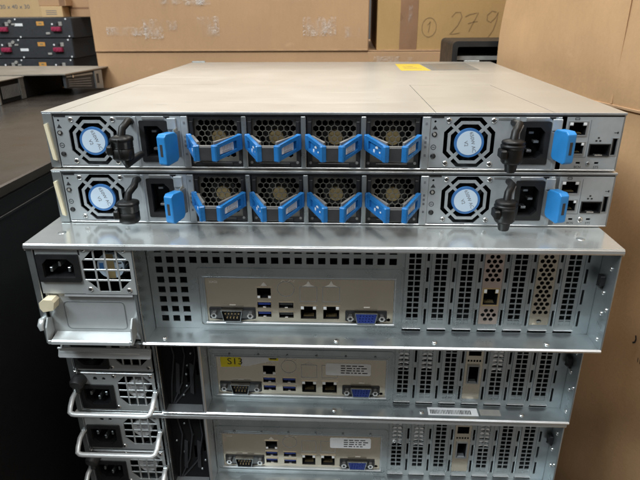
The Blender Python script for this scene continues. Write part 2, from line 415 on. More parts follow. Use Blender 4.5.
def dsub(cx, cz, w, h, y, insert, male, jack=15.3):
    mb = MB()
    def tr(ww, hh, k=0.12): return [(cx - ww / 2 + hh * k * 1.6, cz - hh / 2), (cx + ww / 2 - hh * k * 1.6, cz - hh / 2), (cx + ww / 2, cz + hh / 2), (cx - ww / 2, cz + hh / 2)]
    mb.plate(rrect(cx - jack - 3.0, cx + jack + 3.0, cz - h / 2 + 1.4, cz + h / 2 - 1.4, 1.2), [tr(w - 1, h - 1)], y - 0.9, y + 0.2, M['dark_shell'])
    mb.plate(tr(w, h), [tr(w - 1.4, h - 1.4)], y - (4.4 if male else 3.4), y - 0.6, M['dark_shell'])
    mb.plate(tr(w, h), [tr(w - 1.0, h - 1.0)], y - (4.7 if male else 3.7), y - (4.4 if male else 3.4), M['zinc'])
    mb.plate(rrect(cx - jack - 4.2, cx + jack + 4.2, cz - h * 0.42, cz + h / 2 + 0.9, 1.2), [tr(w, h + 1.6)], y - 0.72, y - 0.05, M['black'])
    if male:
        mb.plate(tr(w - 1.3, h - 1.3), [], y - 1.2, y - 0.8, M['black'])
        for r, n in ((0.17, 5), (-0.19, 4)):
            for k in range(n):
                px = cx + (k - (n - 1) / 2) * w * 0.155
                mb.cyl((px, y - 1, cz + h * r), (px, y - 3.9, cz + h * r), 0.5, M['brass'], n=6)
    else:
        holes = []
        for r in (0.25, 0, -0.25):
            for k in range(5):
                holes.append(circ(cx + (k - 2) * w * 0.135 + r * 1.5, cz + h * r, 0.55, 6))
        mb.plate(tr(w - 1.5, h - 1.5), holes, y - 3.6, y - 1, M[insert])
        mb.plate(tr(w - 1.6, h - 1.6), [], y - 1.6, y - 1.3, M['black'])
    for s in (-1, 1):
        jx = cx + s * jack
        mb.tube([(jx, y - 0.6, cz), (jx, y - 4.0, cz)], [2.7, 2.7], M['chrome'], 6, False)
        mb.cyl((jx, y - 4.05, cz), (jx, y - 3.95, cz), 1.25, M['black'], n=10)
    return mb

# ------------------------------------------------------------------ 1U switches with blue handles
HEX = {}
def honeycomb(cx, cz, w, h, r=2.72):
    """true hexagonal holes in a thin dark plate"""
    holes = []; dx = r * math.sqrt(3); dz = 1.5 * r
    nr = int(h / dz) + 2
    for j in range(-nr, nr + 1):
        for i in range(-12, 13):
            x = cx + i * dx + (dx / 2 if j % 2 else 0); z = cz + j * dz
            if abs(x - cx) < w / 2 - r * 0.8 and abs(z - cz) < h / 2 - r * 0.9:
                holes.append(circ(x, z, r * 0.885, 6, PI / 6))
    return holes

def fan_module(sw, cx, H, white_left):
    """black fan tray: frame, honeycomb, hub behind, grey strap handle with two blue grips"""
    f = MB(); w2, z0, z1 = 20.3, -41.6, -3.6
    f.plate(rect(cx - w2, cx + w2, z0, z1), [rect(cx - 16.6, cx + 17.0, -38.5, -5.0)], 1.0, 4.0, M['black'])
    f.box(cx - w2, cx - w2 + 1.2, 4, 60, z0, z1, M['black'], 0.1); f.box(cx + w2 - 1.2, cx + w2, 4, 60, z0, z1, M['black'], 0.1)
    f.box(cx - 12, cx + 12, 0.2, 1.4, -41.5, -38.9, M['black'], 0.3)
    for sx in (-1, 1):
        f.box(cx + sx * 18.2 - 1.3, cx + sx * 18.2 + 1.3, 0.0, 1.2, -20.0, -7.0, M['black'], 0.3)
        f.cyl((cx + sx * 17.8, 1.1, -38.6), (cx + sx * 17.8, 0.3, -38.6), 1.1, M['grey'], n=10)
    fan = f.build('fan_module', sw, dz=H)
    g = MB(); g.plate(rect(cx - 16.8, cx + 17.2, -38.7, -4.8), honeycomb(cx + 0.4, -21.0, 35.5, 34.0), 4.0, 5.0, M['hexgrey'])
    g.build('honeycomb_grille', fan, dz=H)
    hb = MB()
    hb.cyl((cx + 1.0, 7.6, -20.5), (cx + 1.0, 30, -20.5), 5.6, M['brass'], n=20)
    hb.cyl((cx + 1.0, 11, -20.5), (cx + 1.0, 30, -20.5), 10.5, M['black'], n=20)
    for k in range(7):
        a = 2 * PI * k / 7 + cx * 0.37 + (1.1 if white_left else 0.0)
        hb.tube([(cx + 1 + 10 * math.cos(a), 14, -20.5 + 10 * math.sin(a)), (cx + 1 + 17 * math.cos(a + .5), 22, -20.5 + 16 * math.sin(a + .5))], [4, 4.5], M['darkgrey'], 8, flat=0.2)
    hb.box(cx - 19, cx + 19, 34, 35, -41, -4, M['black_matte'], 0)
    hb.build('fan_rotor', fan, dz=H)
    # strap: bent plan polyline, swept over its height
    zc = -23.4; hh = 5.2
    out = [(-17.6, 0.5), (-17.0, -7), (-6.2, -31), (6.2, -31), (17.0, -7), (17.6, 0.5)]
    inn = [(15.6, 0.5), (15.2, -6.4), (5.0, -28.8), (-5.0, -28.8), (-15.2, -6.4), (-15.6, 0.5)]
    hd = MB()
    o1, i1 = out, inn[::-1]
    for k in range(5):
        a, b, c, d = o1[k], o1[k + 1], i1[k + 1], i1[k]
        dz_ = 0.0
        hd.prismz([(cx + p[0], p[1]) for p in (a, b, c, d)], zc - hh + 0.4, zc + hh - 0.4 + (2.6 if k in (1, 3) else 0), M['grey'])
    hd.box(cx - 6.0, cx + 6.0, -33.0, -30.6, -28.9, -18.9, M['darkgrey'], 0.6)
    h = hd.build('handle', fan, dz=H)
    for sx in (-1, 1):
        gp = MB()
        p0 = Vector((cx + sx * 19.4, -3.6)); p1 = Vector((cx + sx * 5.6, -33.6))
        L = (p1 - p0).length; d = (p1 - p0) / L
        nrm = Vector((-d.y, d.x))
        if nrm.y > 0: nrm = -nrm
        # local u along the grip, v outward normal; plate() makes x=u, y=-v, z
        tf = Matrix(((d.x, -nrm.x, 0, p0.x), (d.y, -nrm.y, 0, p0.y), (0, 0, 1, 0), (0, 0, 0, 1)))
        t = MB(); zt, zb = -17.4, -28.8
        shp = [(0.8, -27.0), (L * .5, -28.2), (L - .6, -29.2), (L, -28.4), (L, -18.6), (L - .8, -18.0), (L * .5, -16.8), (1, -15.8), (0, -16.6), (0, -26.2)]
        t.plate(shp, [], -0.2, 1.5, M['blue'])
        t.plate(shp, [[(L * .20, -25.0), (L * .24, -25.6), (L * .80, -26.6), (L * .84, -26.0), (L * .84, -21.0), (L * .80, -20.2), (L * .24, -18.8), (L * .20, -19.4)]], -1.9, -0.2, M['blue'])
        t.box(L - 3.0, L + 0.4, -2.8, 1.8, -29.6, -17.6, M['blue'], 1.1)
        t.box(-0.4, 2.4, -2.4, 1.6, -27.2, -15.4, M['blue'], 1.0)
        zb = -28.2; zt = -16.4
        if sx > 0 or white_left:
            t.box(L * .28, L * .78, -0.75, -0.1, zb + 2.6, zt - 3.2, M['white'], 0.1)
            for q in range(7):
                u = L * (.33 + .055 * q)
                t.box(u, u + 0.55, -0.82, -0.7, zb + 4.6, zt - 3.7, M['greyink'], 0.01)
            for q in range(2):
                t.box(L * .33, L * .70, -0.82, -0.7, zb + 2.9 + q * .9, zb + 3.3 + q * .9, M['greyink'], 0.01)
        else:
            for q in (-1, 1):
                t.box(L * (.44 + .07 * q), L * (.51 + .07 * q), -0.6, -0.2, zc + 1.6 * q - 1.0, zc + 1.6 * q + 1.0, M['white'], 0.2)
                t.box(L * (.56 - .09 * q), L * (.61 - .09 * q), -0.6, -0.2, zc + 1.2 * q - .6, zc + 1.2 * q + .6, M['white'], 0.2)
        for v in t.v: v.xyz = (tf @ v)
        t.build('grip', h, dz=H)
    return fan
M['hexgrey'] = plastic('dark_grey_grille', (0.17, 0.16, 0.14), 0.4, metallic=0.4)

def octa(cx, cz, r, k=0.42):
    c = r * (1 - k)
    return [(cx - r + c, cz - r), (cx + r - c, cz - r), (cx + r, cz - r + c), (cx + r, cz + r - c), (cx + r - c, cz + r), (cx - r + c, cz + r), (cx - r, cz + r - c), (cx - r, cz - r + c)]

def switch_psu(sw, x0, H, mirror, ret_dx, ret_dz, ribbed, hook=True):
    """power supply with octagonal fan guard, label, inlet, blue lever and cord clamp; x0 is its left edge"""
    w = 98.5
    b = MB(); cz = -22.3; cx = x0 + 29.2; R = 19.0
    # ring-shaped slots of the guard: octagonal rings cut by four spokes
    holes = []
    def ring(ro, ri):
        for k in range(4):
            a0, a1 = k * PI / 2 - PI / 4, k * PI / 2 + PI / 4
            g = 0.06 * 19 / ro
            def pt(r, a):                           # point on an octagon of in-radius r
                m = (a + PI / 8) % (PI / 4) - PI / 8
                # octagon with axis-aligned sides
                mm_ = ((a + PI / 8) // (PI / 4)) * (PI / 4)
                rr = r / math.cos(a - mm_)
                return (cx + rr * math.cos(a), cz + rr * math.sin(a))
            brk = [a0 + g, k * PI / 2 - PI / 8, k * PI / 2 + PI / 8, a1 - g]
            holes.append([pt(ro, a) for a in brk] + [pt(ri, a) for a in reversed([a0 + g * ro / ri * .9, k * PI / 2 - PI / 8, k * PI / 2 + PI / 8, a1 - g * ro / ri * .9])])
    ring(18.9, 15.9); ring(13.7, 9.6)
    sx0, sx1, sz0, sz1 = x0 + 66.2, x0 + 88.0, -38.6, -6.4
    b.plate(rect(x0, x0 + w, -42.4, -3.0), holes + [rect(sx0 + .5, sx1 - .5, sz0 + .5, sz1 - .5), circ(x0 + 3.4, -6.6, 0.9, 10)], 0.0, 1.2, M['steel_face'])
    b.box(x0 + 0.4, x0 + 9.5, -0.25, 0.1, -3.9, -2.9, M['black'], 0.02)
    b.box(x0 + 62.0, x0 + 64.4, -0.9, 0.2, -42, -3.4, M['steel_face'], 0.3)       # folded rib by the inlet
    b.prism([(x0 + 49, -3.6), (x0 + 60, -3.6), (x0 + 62, -5.0), (x0 + 49, -5.0)], -0.5, 0.0, M['edge'])
    b.box(x0 + 69, x0 + 86, -0.8, 0.2, -5.6, -3.4, M['edge'], 0.2)
    b.box(x0 + 88.4, x0 + 95.4, -1.6, 0.4, -13.0, -4.5, M['steel_face'], 0.4)
    b.prism([(x0 + 85.5, -3.2), (x0 + 90.5, -3.2), (x0 + 89.2, -6.2)], -0.3, 0.0, M['black'])
    b.box(x0 + 1, x0 + 30, -0.2, 0.0, -42.2, -41.6, M['black'], 0.0)
    b.prism([(x0 + 1.6, -12.4), (x0 + 5.4, -12.4), (x0 + 3.5, -9.4)], -0.12, 0, M['ink'])
    b.plate(circ(x0 + 3.1, -25.8, 2.0, 18), [circ(x0 + 3.1, -25.8, 1.55, 18)], -0.12, 0, M['ink'])
    b.box(x0 + 2.0, x0 + 4.2, -0.12, 0, -26.0, -25.6, M['ink'], 0.01)
    p = b.build('power_supply', sw, dz=H)
    bf = MB(); bf.box(x0 + 1, x0 + 98, 34, 35, -42, -4, M['black_matte'], 0); bf.build('dark_backing', p, dz=H)  # black sheet added behind the guard slots so they look dark
    fr = MB(); fr.cyl((cx, 9, cz), (cx, 30, cz), 11, M['black'], n=24)
    for k in range(7): fr.tube([(cx + 10 * math.cos(k * .9), 12, cz + 10 * math.sin(k * .9)), (cx + 18 * math.cos(k * .9 + .4), 19, cz + 18 * math.sin(k * .9 + .4))], [3.5, 5], M['darkgrey'], 8, flat=.2)
    fr.build('fan_rotor', p, dz=H)
    for zz, mt in ((-16.0, 'grey'), (-32.6, 'black')):
        l = MB(); l.tube([(x0 + 3.2, 0, zz), (x0 + 3.2, -0.5, zz), (x0 + 3.2, -0.4, zz)], [2.0, 2.0, 1.5], M['black'], 16)
        l.cyl((x0 + 3.2, -0.42, zz), (x0 + 3.2, -0.72, zz), 1.1, M['dust' if mt == 'grey' else 'darkgrey'], n=12)
        l.build('status_light', p, dz=H)
    for sx, sz in ((13.2, -5.8), (45.9, -5.8), (12.6, -38.2), (45.9, -38.6)):
        s = MB(); s.screw(x0 + sx, 0, sz, 2.1, 'chrome', 0.7); s.build('screw', p, dz=H)
    lb = MB()
    lb.cyl((cx, 1.0, cz), (cx, -1.0, cz), 10.9, M['ring_blue'], n=40)
    lb.cyl((cx, -0.95, cz), (cx, -1.12, cz), 9.1, M['label'], n=40)
    rot = -1.25 + 0.12 * math.sin(x0 * 3.1 + ret_dx * 2.0)
    def off(dx): return (cx + math.cos(rot + PI / 2) * dx, cz + math.sin(rot + PI / 2) * dx)
    a = off(2.6); lb.text('650W AC', a[0], a[1], 3.8, -1.16, M['greyink'], rot, th=0.06)
    a = off(-2.4); lb.text('V2', a[0], a[1], 3.8, -1.16, M['greyink'], rot, th=0.06)
    lb.build('round_label', p, dz=H)
    c14_socket(sx0, sx1, sz0, sz1, -0.6, True).build('power_socket', p, dz=H)
    # blue release lever, swung a little outwards
    t = MB()
    ang = math.radians(-18 if not mirror else 16)
    tx = x0 + (92.0 if not mirror else 93.2); zo = 0.0 if not mirror else 3.2
    tf = Matrix.Translation((tx, -14.5, 0)) @ Matrix.Rotation(ang, 4, 'Z')
    prof = [(y_, z_ + zo) for y_, z_ in [(-8.5, -14.6), (-8.5, -34.6), (-6.5, -36.2), (5.5, -35.2), (8.0, -33.0), (8.0, -15.6), (5.5, -13.2), (-5.5, -12.6)]]
    vs = [(-3.6, y, z) for y, z in prof] + [(3.6, y, z) for y, z in prof]
    n = len(prof)
    tb = bmesh.new()
    bv = [tb.verts.new(v) for v in vs]
    tb.faces.new(bv[:n]); tb.faces.new(bv[n:][::-1])
    for k in range(n): tb.faces.new([bv[k], bv[(k + 1) % n], bv[n + (k + 1) % n], bv[n + k]])
    bmesh.ops.recalc_face_normals(tb, faces=tb.faces[:])
    bmesh.ops.bevel(tb, geom=tb.edges[:], offset=0.9, segments=2, profile=0.6, affect='EDGES')
    tb.verts.index_update()
    t.raw([v.co.copy() for v in tb.verts], [[v.index for v in f.verts] for f in tb.faces], M['blue_light'], False, tf); tb.free()
    t.box(-1.1, 1.1, -8.7, -8.0, -29 + zo, -20 + zo, M['darkgrey'], 0.05, tf)
    t.box(-0.5, 0.5, 6, 16, -34, -14, M['zinc_dull'], 0.1, tf)
    t.box(x0 + 94.6, x0 + 95.6, -9, 2, -33, -12, M['nickel'], 0.1)
    t.build('release_lever', p, dz=H)
    # cord clamp: plug with a bent strap hanging from the panel
    r = MB(); bx, bz = x0 + 48.5 + ret_dx, -25.5 + ret_dz
    by = -19.0
    top = (x0 + 60.5, 0.0, -7.0)
    r.tube([top, (x0 + 60.0, -5, -6.5), (bx + 4.5, -13, bz + 18.0), (bx + 1.0, -17, bz + 13.5), (bx, by, bz + 7)], [2.6, 2.6, 2.8, 2.8, 3.0], M['rubber'], 12)
    if ribbed:
        r.tube([top, (x0 + 60.2, -6, -7.4), (bx + 6.2, -14, bz + 17.0), (bx + 3.2, -17, bz + 12.5), (bx + 2.4, by, bz + 7)], 1.2, M['grey'], 8)
    if ribbed: prof = [(-9.4, 4.2), (-9.0, 6.6), (-7.4, 7.9), (0.9, 8.1), (2.6, 8.1), (2.8, 8.9), (4.6, 8.9), (4.8, 8.1), (5.8, 8.1), (6.0, 8.6), (7.4, 8.2), (8.2, 6.0), (8.8, 4.0)]
    else: prof = [(-9.4, 4.6), (-9.2, 6.8), (-8.0, 7.9), (-1.2, 8.0), (-1.0, 7.6), (-0.4, 7.6), (-0.2, 8.0), (4.2, 8.0), (4.5, 8.7), (6.6, 8.6), (7.4, 7.8), (8.2, 6.0), (8.8, 4.0)]
    vs = []; fs = []; n = 28
    for i, (z, rr) in enumerate(prof):
        for k in range(n):
            a = 2 * PI * k / n
            q = 1 + (0.025 if (k % 2 and ribbed and i >= 3) else 0)
            sq = 1.0 / max(abs(math.cos(a)), abs(math.sin(a))) ** (0.0 if ribbed else 0.45)
            vs.append((bx + rr * q * sq * 0.95 * math.cos(a), by + rr * q * sq * math.sin(a) * 0.85, bz + z - 0.0))
    for i in range(len(prof) - 1):
        for k in range(n): fs.append([i * n + k, i * n + (k + 1) % n, (i + 1) * n + (k + 1) % n, (i + 1) * n + k])
    fs += [list(range(n)), list(range((len(prof) - 1) * n, len(prof) * n))]
    r.raw(vs, fs, M['rubber'], True)
    r.box(bx - 9.6, bx - 5.0, by - 8, by + 4, bz - 5, bz + 2, M['rubber'], 1.6)
    if not ribbed and hook:
        r.tube([(bx + 1, by, bz - 8), (bx + 2, by - 1, bz - 12.5), (bx + 6.5, by + 5, bz - 9.5), (bx + 9.5, by + 12, bz - 8)], [4.2, 4.0, 3.0, 2.6], M['rubber'], 12)
        r.box(bx + 0.0, bx + 0.9, by - 9.2, by - 7.5, bz - 7, bz + 7, M['black'], 0.2)
    elif ribbed:
        r.tube([(bx, by, bz - 8), (bx + 0.5, by + 1, bz - 15)], [5.0, 4.0], M['rubber'], 14)
    r.build('cord_clamp', p, dz=H)
    return p

def make_switch(loc, rz, label, upper):
    H = 43.5
    sw = thing('network_switch', label, 'network switch', loc, rz, 'one-unit switches with blue handles')
    W2 = 217.8; L = 434
    c = MB()
    c.box(-W2, -W2 + 1.2, 0.6, L, -H, -1.0, M['zinc'], 0.1); c.box(W2 - 1.2, W2, 0.6, L, -H, -1.0, M['zinc_dull'], 0.1)
    c.box(-W2 + 1.2, W2 - 1.2, 0.8, L, -H, -H + 1.0, M['zinc_dull'], 0.1)
    c.box(-W2 + 1.2, W2 - 1.2, L - 1.2, L, -H + 1, -1.2, M['zinc'], 0.1)
    c.box(-W2 + 1.2, W2 - 1.2, 70, 71, -H + 1, -1.2, M['black_matte'], 0)
    # left rear flange and dividers between the bays
    c.box(-W2, -210.2, -0.6, 1.6, -H, -0.9, M['zinc'], 0.4)
    c.box(-209.0, W2 - 1, -0.4, 1.6, -H, -42.3, M['edge'], 0.3)
    c.box(-209.0, W2 - 1, 0.5, 1.8, -3.2, -1.3, M['black'], 0.1)  # black strip painting the shadow line below the lid's front edge
    for x0, x1 in ((-110.6, -105.4), (71.6, 77.4)):
        c.box(x0, x1, -0.8, 20, -42.4, -3.1, M['steel_face'], 0.4)
        for q, zz in enumerate((-8, -18.5, -22, -25.5, -32)):
            c.box((x0 + x1) / 2 - 0.8, (x0 + x1) / 2 + 0.8, -0.95, -0.8, zz - 0.9, zz + 0.9, M['greyink'], 0.01)
    for cx in (-62.5, -17.3, 28.0):
        c.box(cx - 1.9, cx + 1.9, -0.6, 40, -42.4, -3.1, M['zinc'], 0.5)
    c.box(169.6, 172.6, -0.6, 20, -42.4, -3.1, M['steel_face'], 0.4)
    c.build('chassis', sw, dz=H)
    # lid: three sheets with hairline gaps over an inner sheet
    ld = MB()
    ld.box(-W2 - .2, W2 + .2, 0.8, L - 0.5, -1.7, -1.15, M['zinc_dull'], 0.05)
    def sheet(poly): ld.prismz(poly, -1.0, 0.0, M['zinc_lid'])
    g = 0.28
    sheet([(-W2 - .4, 0), (-202.6 - g, 0), (-202.6 - g, 167.5 + g), (-119, 167.5 + g), (-119, L), (-W2 - .4, L)])
    sheet([(-202.6 + g, 0), (80.8 - g, 0), (76.8 - g, 162 + g), (76.8 - g, L), (-119 + .02, L), (-119 + .02, 167.5 - g), (-202.6 + g, 167.5 - g)])
    sheet([(80.8 + g, 0), (166.8 - g, 0), (156.5 - g, 162 - g), (76.8 + g, 162 - g)])
    sheet([(166.8 + g, 0), (W2 + .4, 0), (W2 + .4, L), (76.8 - g + .02, L), (76.8 - g + .02, 162 + g), (156.5 + g, 162 + g)])
    ld.box(-W2 - .3, W2 + .3, -0.5, 0.3, -1.7, -0.02, M['zinc_dull'], 0.2)
    if upper:
        for x, y, l in ((-94, 98, 7), (64, 156, 5), (70, 158, 3), (80, 30, 8), (70, 60, 4), (-140, 34, 9), (-120, 48, 6), (-30, 30, 5), (40, 70, 5), (-70, 200, 5), (20, 260, 4), (120, 60, 6)):
            ld.raw([(x, y, .03), (x + l, y + .8, .03), (x + l, y + 1.3, .03), (x, y + .9, .03)], [[0, 1, 2, 3]], M['zinc_dull'])
    ld.build('lid', sw, dz=H)
    if upper:
        st = MB(); st.prismz([(80, 306), (117, 306), (112, 397), (79, 397)], 0.02, 0.16, M['yellow']); [st.box(86, 108 - 4 * q, 330 + 14 * q, 333 + 14 * q, 0.15, 0.2, M['pen'], 0) for q in range(3)]; st.build('sticker', sw, 'yellow sticker at the far edge of the lid', H)
        st = MB(); st.prismz([(118.5, 309), (178, 312), (178, 411), (114, 398)], 0.02, 0.14, M['lid_label']); [st.box(126, 170 - 7 * (q % 3), 325 + 11 * q, 327 + 11 * q, 0.13, 0.18, M['pen'], 0) for q in range(7)]; st.build('sticker', sw, 'grey label at the far edge of the lid', H)
    for x0, x1 in ((-219, -199), (181, 203)):
        e = MB(); e.box(x0, x1, L, L + 4, -30, 1.6, M['zinc'], 0.6); e.box(x0 + 3, x1 - 3, L + 4, L + 14, -30, 1.2, M['zinc'], 0.6)
        e.build('rack_bracket', sw, dz=H)
    t = MB(); t.prism([(-216.8, -9.3), (-214.2, -8.6), (-211.6, -37.6), (-214.4, -36.6)], -2.4, -0.4, M['cream']); t.build('cream_strip', sw, dz=H)
    switch_psu(sw, -209.4, H, False, 10.5 if upper else 8.5, 3.0 if upper else -1.0, False, upper)
    switch_psu(sw, 77.6, H, True, 8 if upper else 6.5, 1.5 if upper else 1.5, True)
    for k, cx in enumerate((-85.0, -39.8, 5.4, 50.0)):
        fan_module(sw, cx + (0.25 if (k + upper) % 2 else -0.2), H, False)
    # management panel
    m = MB()
    rj = [(177.6, 191.6, -17.0, -6.0), (181.4, 191.8, -31.0, -21.0)]
    sfp = (195.0, 210.4, -32.0, -22.6); us = (210.6, 215.2, -31.6, -18.0)
    m.plate(rect(172.6, 216.4, -42.4, -3.0), [rect(177.8, 191.4, -16.8, -6.2), rect(181.6, 191.6, -30.8, -21.2), rect(195.4, 210.0, -31.6, -23.0), rect(210.9, 214.9, -31.2, -18.4),
                                              rect(187.4, 190.6, -38.0, -36.4), rect(201.0, 204.2, -38.0, -36.4)], 0.0, 1.2, M['steel_face'])
    m.box(180, 216, 14, 15, -42, -3.5, M['black_matte'], 0)
    m.box(176.4, 193.6, -0.12, 0.0, -33.0, -32.6, M['greyink'], 0.01); m.box(193.4, 193.8, -0.12, 0.0, -33.0, -5.0, M['greyink'], 0.01)
    m.plate(rrect(181.8, 185.2, -5.2, -3.4, 0.3), [rrect(182.2, 184.8, -4.8, -3.8, 0.2)], -0.12, 0, M['ink'])
    for px, pz in ((201, -18.2), (199.6, -20.4), (202.4, -20.4)): m.box(px - 0.7, px + 0.7, -0.12, 0, pz - 0.6, pz + 0.6, M['ink'], 0.01)
    m.box(211.4, 214.6, -0.12, 0, -14.6, -14.2, M['ink'], 0.01); m.box(213.6, 214.4, -0.12, 0, -15.2, -13.6, M['ink'], 0.01)
    m.text('BCN', 189.0, -40.4, 2.5, -0.05, M['ink'], th=0.08); m.text('STS', 202.6, -40.4, 2.5, -0.05, M['ink'], th=0.08)
    mp = m.build('management_panel', sw, dz=H)
    for q in rj: rj45(*q, -0.1, 'top', M['zinc_dull']).build('network_port', mp, dz=H)
    s = MB(); s.plate(rect(*sfp), [rect(sfp[0] + .7, sfp[1] - .7, sfp[2] + .7, sfp[3] - .7)], -0.7, 0.6, M['black'])
    s.cavity(sfp[0] + .5, sfp[1] - .5, sfp[2] + .5, sfp[3] - .5, 0.5, 13, M['black_matte'])
    s.box(sfp[0] + 5, sfp[1] - 5, -0.9, 3, sfp[2] + 0.4, sfp[2] + 1.2, M['chrome'], 0.1); s.build('fibre_port', mp, dz=H)
    u = MB(); u.plate(rect(*us), [rect(us[0] + .6, us[1] - .6, us[2] + .6, us[3] - .6)], -0.5, 0.6, M['zinc_dull'])
    u.cavity(us[0] + .5, us[1] - .5, us[2] + .5, us[3] - .5, .5, 13, M['black_matte']); u.box(us[0] + .9, us[0] + 1.9, 0.2, 9, us[2] + 1.2, us[3] - 1.2, M['black'], .1)
    u.build('usb_port', mp, dz=H)
    s = MB(); s.screw(196.2, 0, -37.6, 1.5 if upper else 2.3, 'zinc_dull' if upper else 'chrome', 0.7); s.build('screw', mp, dz=H)
    return sw

# ------------------------------------------------------------------ 2U servers
def small_psu(sv, z1, H, first, handle_up):
    """stacked power supply of the lower servers; z1 is its top"""
    x0, x1 = -213.0, -143.5; z0 = z1 - 41.0
    b = MB()
    fx0, fx1 = -178.5, -145.0; fz0, fz1 = z1 - 36.5, z1 - 2.0
    sx0, sx1, sz0, sz1 = -212.0, -181.0, z1 - 38.5, z1 - 13.0
    oc = octa((fx0 + fx1) / 2, (fz0 + fz1) / 2, (fx1 - fx0) / 2 - 1.2, 0.55)
    b.plate(rect(x0, x1, z0, z1), [rect(sx0 + .6, sx1 - .6, sz0 + .6, sz1 - .6), oc, circ(-196.6, z1 - 6.8, 2.0, 14), circ(-188.8, z1 - 6.8, 1.6, 14)], 0.5, 1.7, M['psu_face'])
    b.box(x0 + 1, x1 - 1, -0.3, 0.6, z1 - 1.4, z1 - 0.2, M['edge'], 0.2)
    p = b.build('power_supply', sv, dz=H)
    bf = MB(); bf.box(x0, x1, 40, 41, z0, z1, M['black_matte'], 0); bf.build('dark_backing', p, dz=H)  # black sheet added to darken the openings of the face
    bf = MB(); bf.box(-199.8, -185.0, 2.0, 3.0, z1 - 10, z1 - 3.5, M['black'], 0); bf.build('lamp_hole_backing', p, dz=H)  # black backing added to keep the two lamp holes dark
    fan_guard(p, (fx0 + fx1) / 2, (fz0 + fz1) / 2, (fx1 - fx0) / 2 - 1.2, 0.9, H, False)
    c14_socket(sx0, sx1, sz0, sz1, -0.8, False, True).build('power_socket', p, dz=H)
    for q in ((-179.5, z1 - 3.8), (-147, z1 - 3.8), (-179.5, z0 + 4), (-147, z0 + 4)):
        s = MB(); s.screw(q[0], 0.5, q[1], 1.9, 'chrome', 0.8); s.build('screw', p, dz=H)
    k = MB()
    if first:
        k.box(-212.4, -209.6, -4.0, 0.5, z0 - 0.2, z0 + 2.2, M['chrome'], 0.5)
    else:
        k.tube([(-210, 0.5, z1 - 7.5), (-210, -7, z1 - 7.5), (-210, -9, z1 - 8.2)], [6.2, 6.2, 5.0], M['darkgrey'], 16)
        k.box(-212, -208, -8, 0, z1 - 17, z1 - 9, M['darkgrey'], 1)
    k.build('latch', p, dz=H)
    # bail handle: flat bar bent into a U, hinged at both sides
    h = MB(); zp = z1 - 19.5 if not handle_up else z1 - 10
    if handle_up:
        yb, zb = -15.0, z1 - 12.0
        pts = [(-213.6, 1.5, zp), (-214.2, -8, zp + 2.0), (-214.4, yb + 3, zb), (-212.6, yb, zb), (-146.2, yb, zb), (-144.4, yb + 3, zb), (-144.0, -8, zp + 2), (-144.6, 1.5, zp)]
        h.tube(pts, 1.0, M['handle_steel'], 6, True, flat=1.0); nv = len(h.v)
        tfb = Matrix.Translation((0, yb, zb)) @ Matrix.Rotation(math.radians(-24), 4, 'X')
        h.plate(rrect(-214.4, -136.4, -4.4, 4.4, 1.6), [], -0.6, 0.6, M['handle_steel'])
        for v in h.v[nv:]: v.xyz = tfb @ v
        h.tube([(-214, yb - .4, zb + 4.2), (-137, yb - .4, zb + 4.2)], 1.1, M['handle_steel'], 10)
    else:
        yb, zb = -20.0, z1 - 29.5
        pts = []
        for s in (0, 1):
            seq = [(-214.0, 1.5, zp), (-214.4, -4, zp + 0.5), (-214.9, -9, zp - 1.2), (-214.8, -15, zb + 4), (-213.8, yb + 1.0, zb + 1.4), (-211.4, yb, zb + 0.4), (-209.0, yb, zb)]
            if s: seq = [(-357.4 - x, y, z) for x, y, z in reversed(seq)]
            pts += seq
        h.tube(pts, 2.3, M['handle_steel'], 10, True, flat=0.72)
        for xx in (-214.2, -143.2):
            h.cyl((xx - 1.6, -1, zp), (xx + 1.6, -1, zp), 2.6, M['zinc'], n=12)
    h.build('handle', p, dz=H)
    return p

def fan_guard(p, cx, cz, r, y, H, colour):
    g = MB()
    for k in (-0.48, 0.0, 0.48):
        g.box(cx + k * r - 0.75, cx + k * r + 0.75, y, y + 0.8, cz - r - 0.6, cz + r + 0.6, M['psu_face'], 0.2)
        g.box(cx - r - 0.6, cx + r + 0.6, y + 0.05, y + 0.85, cz + k * r * 1.0 - 0.75, cz + k * r * 1.0 + 0.75, M['psu_face'], 0.2)
    for k in (-1, 1):
        pass
    g.build('fan_guard', p, dz=H)
    f = MB()
    hy = 7.5 if colour else 3.0
    f.cyl((cx, y + hy, cz), (cx, y + 22, cz), r * 0.58, M['label' if colour else 'white'], n=28)
    if colour:
        f.box(cx - r * .17, cx + r * .17, y + 7.2, y + 7.6, cz - r * .56, cz + r * .56, M['brass'], 0.02)
        f.box(cx - r * .48, cx - r * .3, y + 7.2, y + 7.6, cz - r * .2, cz + r * .15, M['ring_blue'], 0.02)
        f.tube([(cx + r * .2, y + 7.3, cz - 2), (cx + r * .35, y + 7.3, cz - 3.4), (cx + r * .5, y + 7.3, cz - 1)], 0.5, M['ink'], 6)
        f.tube([(cx + r * .22, y + 7.3, cz + 4.5), (cx + r * .32, y + 7.3, cz + 2.5), (cx + r * .48, y + 7.3, cz + 3)], 0.5, M['ink'], 6)
    else:
        for q in range(4): f.box(cx - r * .3, cx + r * .35, y + 2.8, y + 3.1, cz - 4 + q * 2.2, cz - 3.2 + q * 2.2, M['greyink'], 0.02)
    for k in range(9):
        a = 2 * PI * k / 9
        f.tube([(cx + r * .55 * math.cos(a), y + 11, cz + r * .55 * math.sin(a)), (cx + r * .98 * math.cos(a + .4), y + 17, cz + r * .98 * math.sin(a + .4))], [3.4, 4], M['black'], 8, flat=0.2)
    f.build('fan_rotor', p, dz=H)

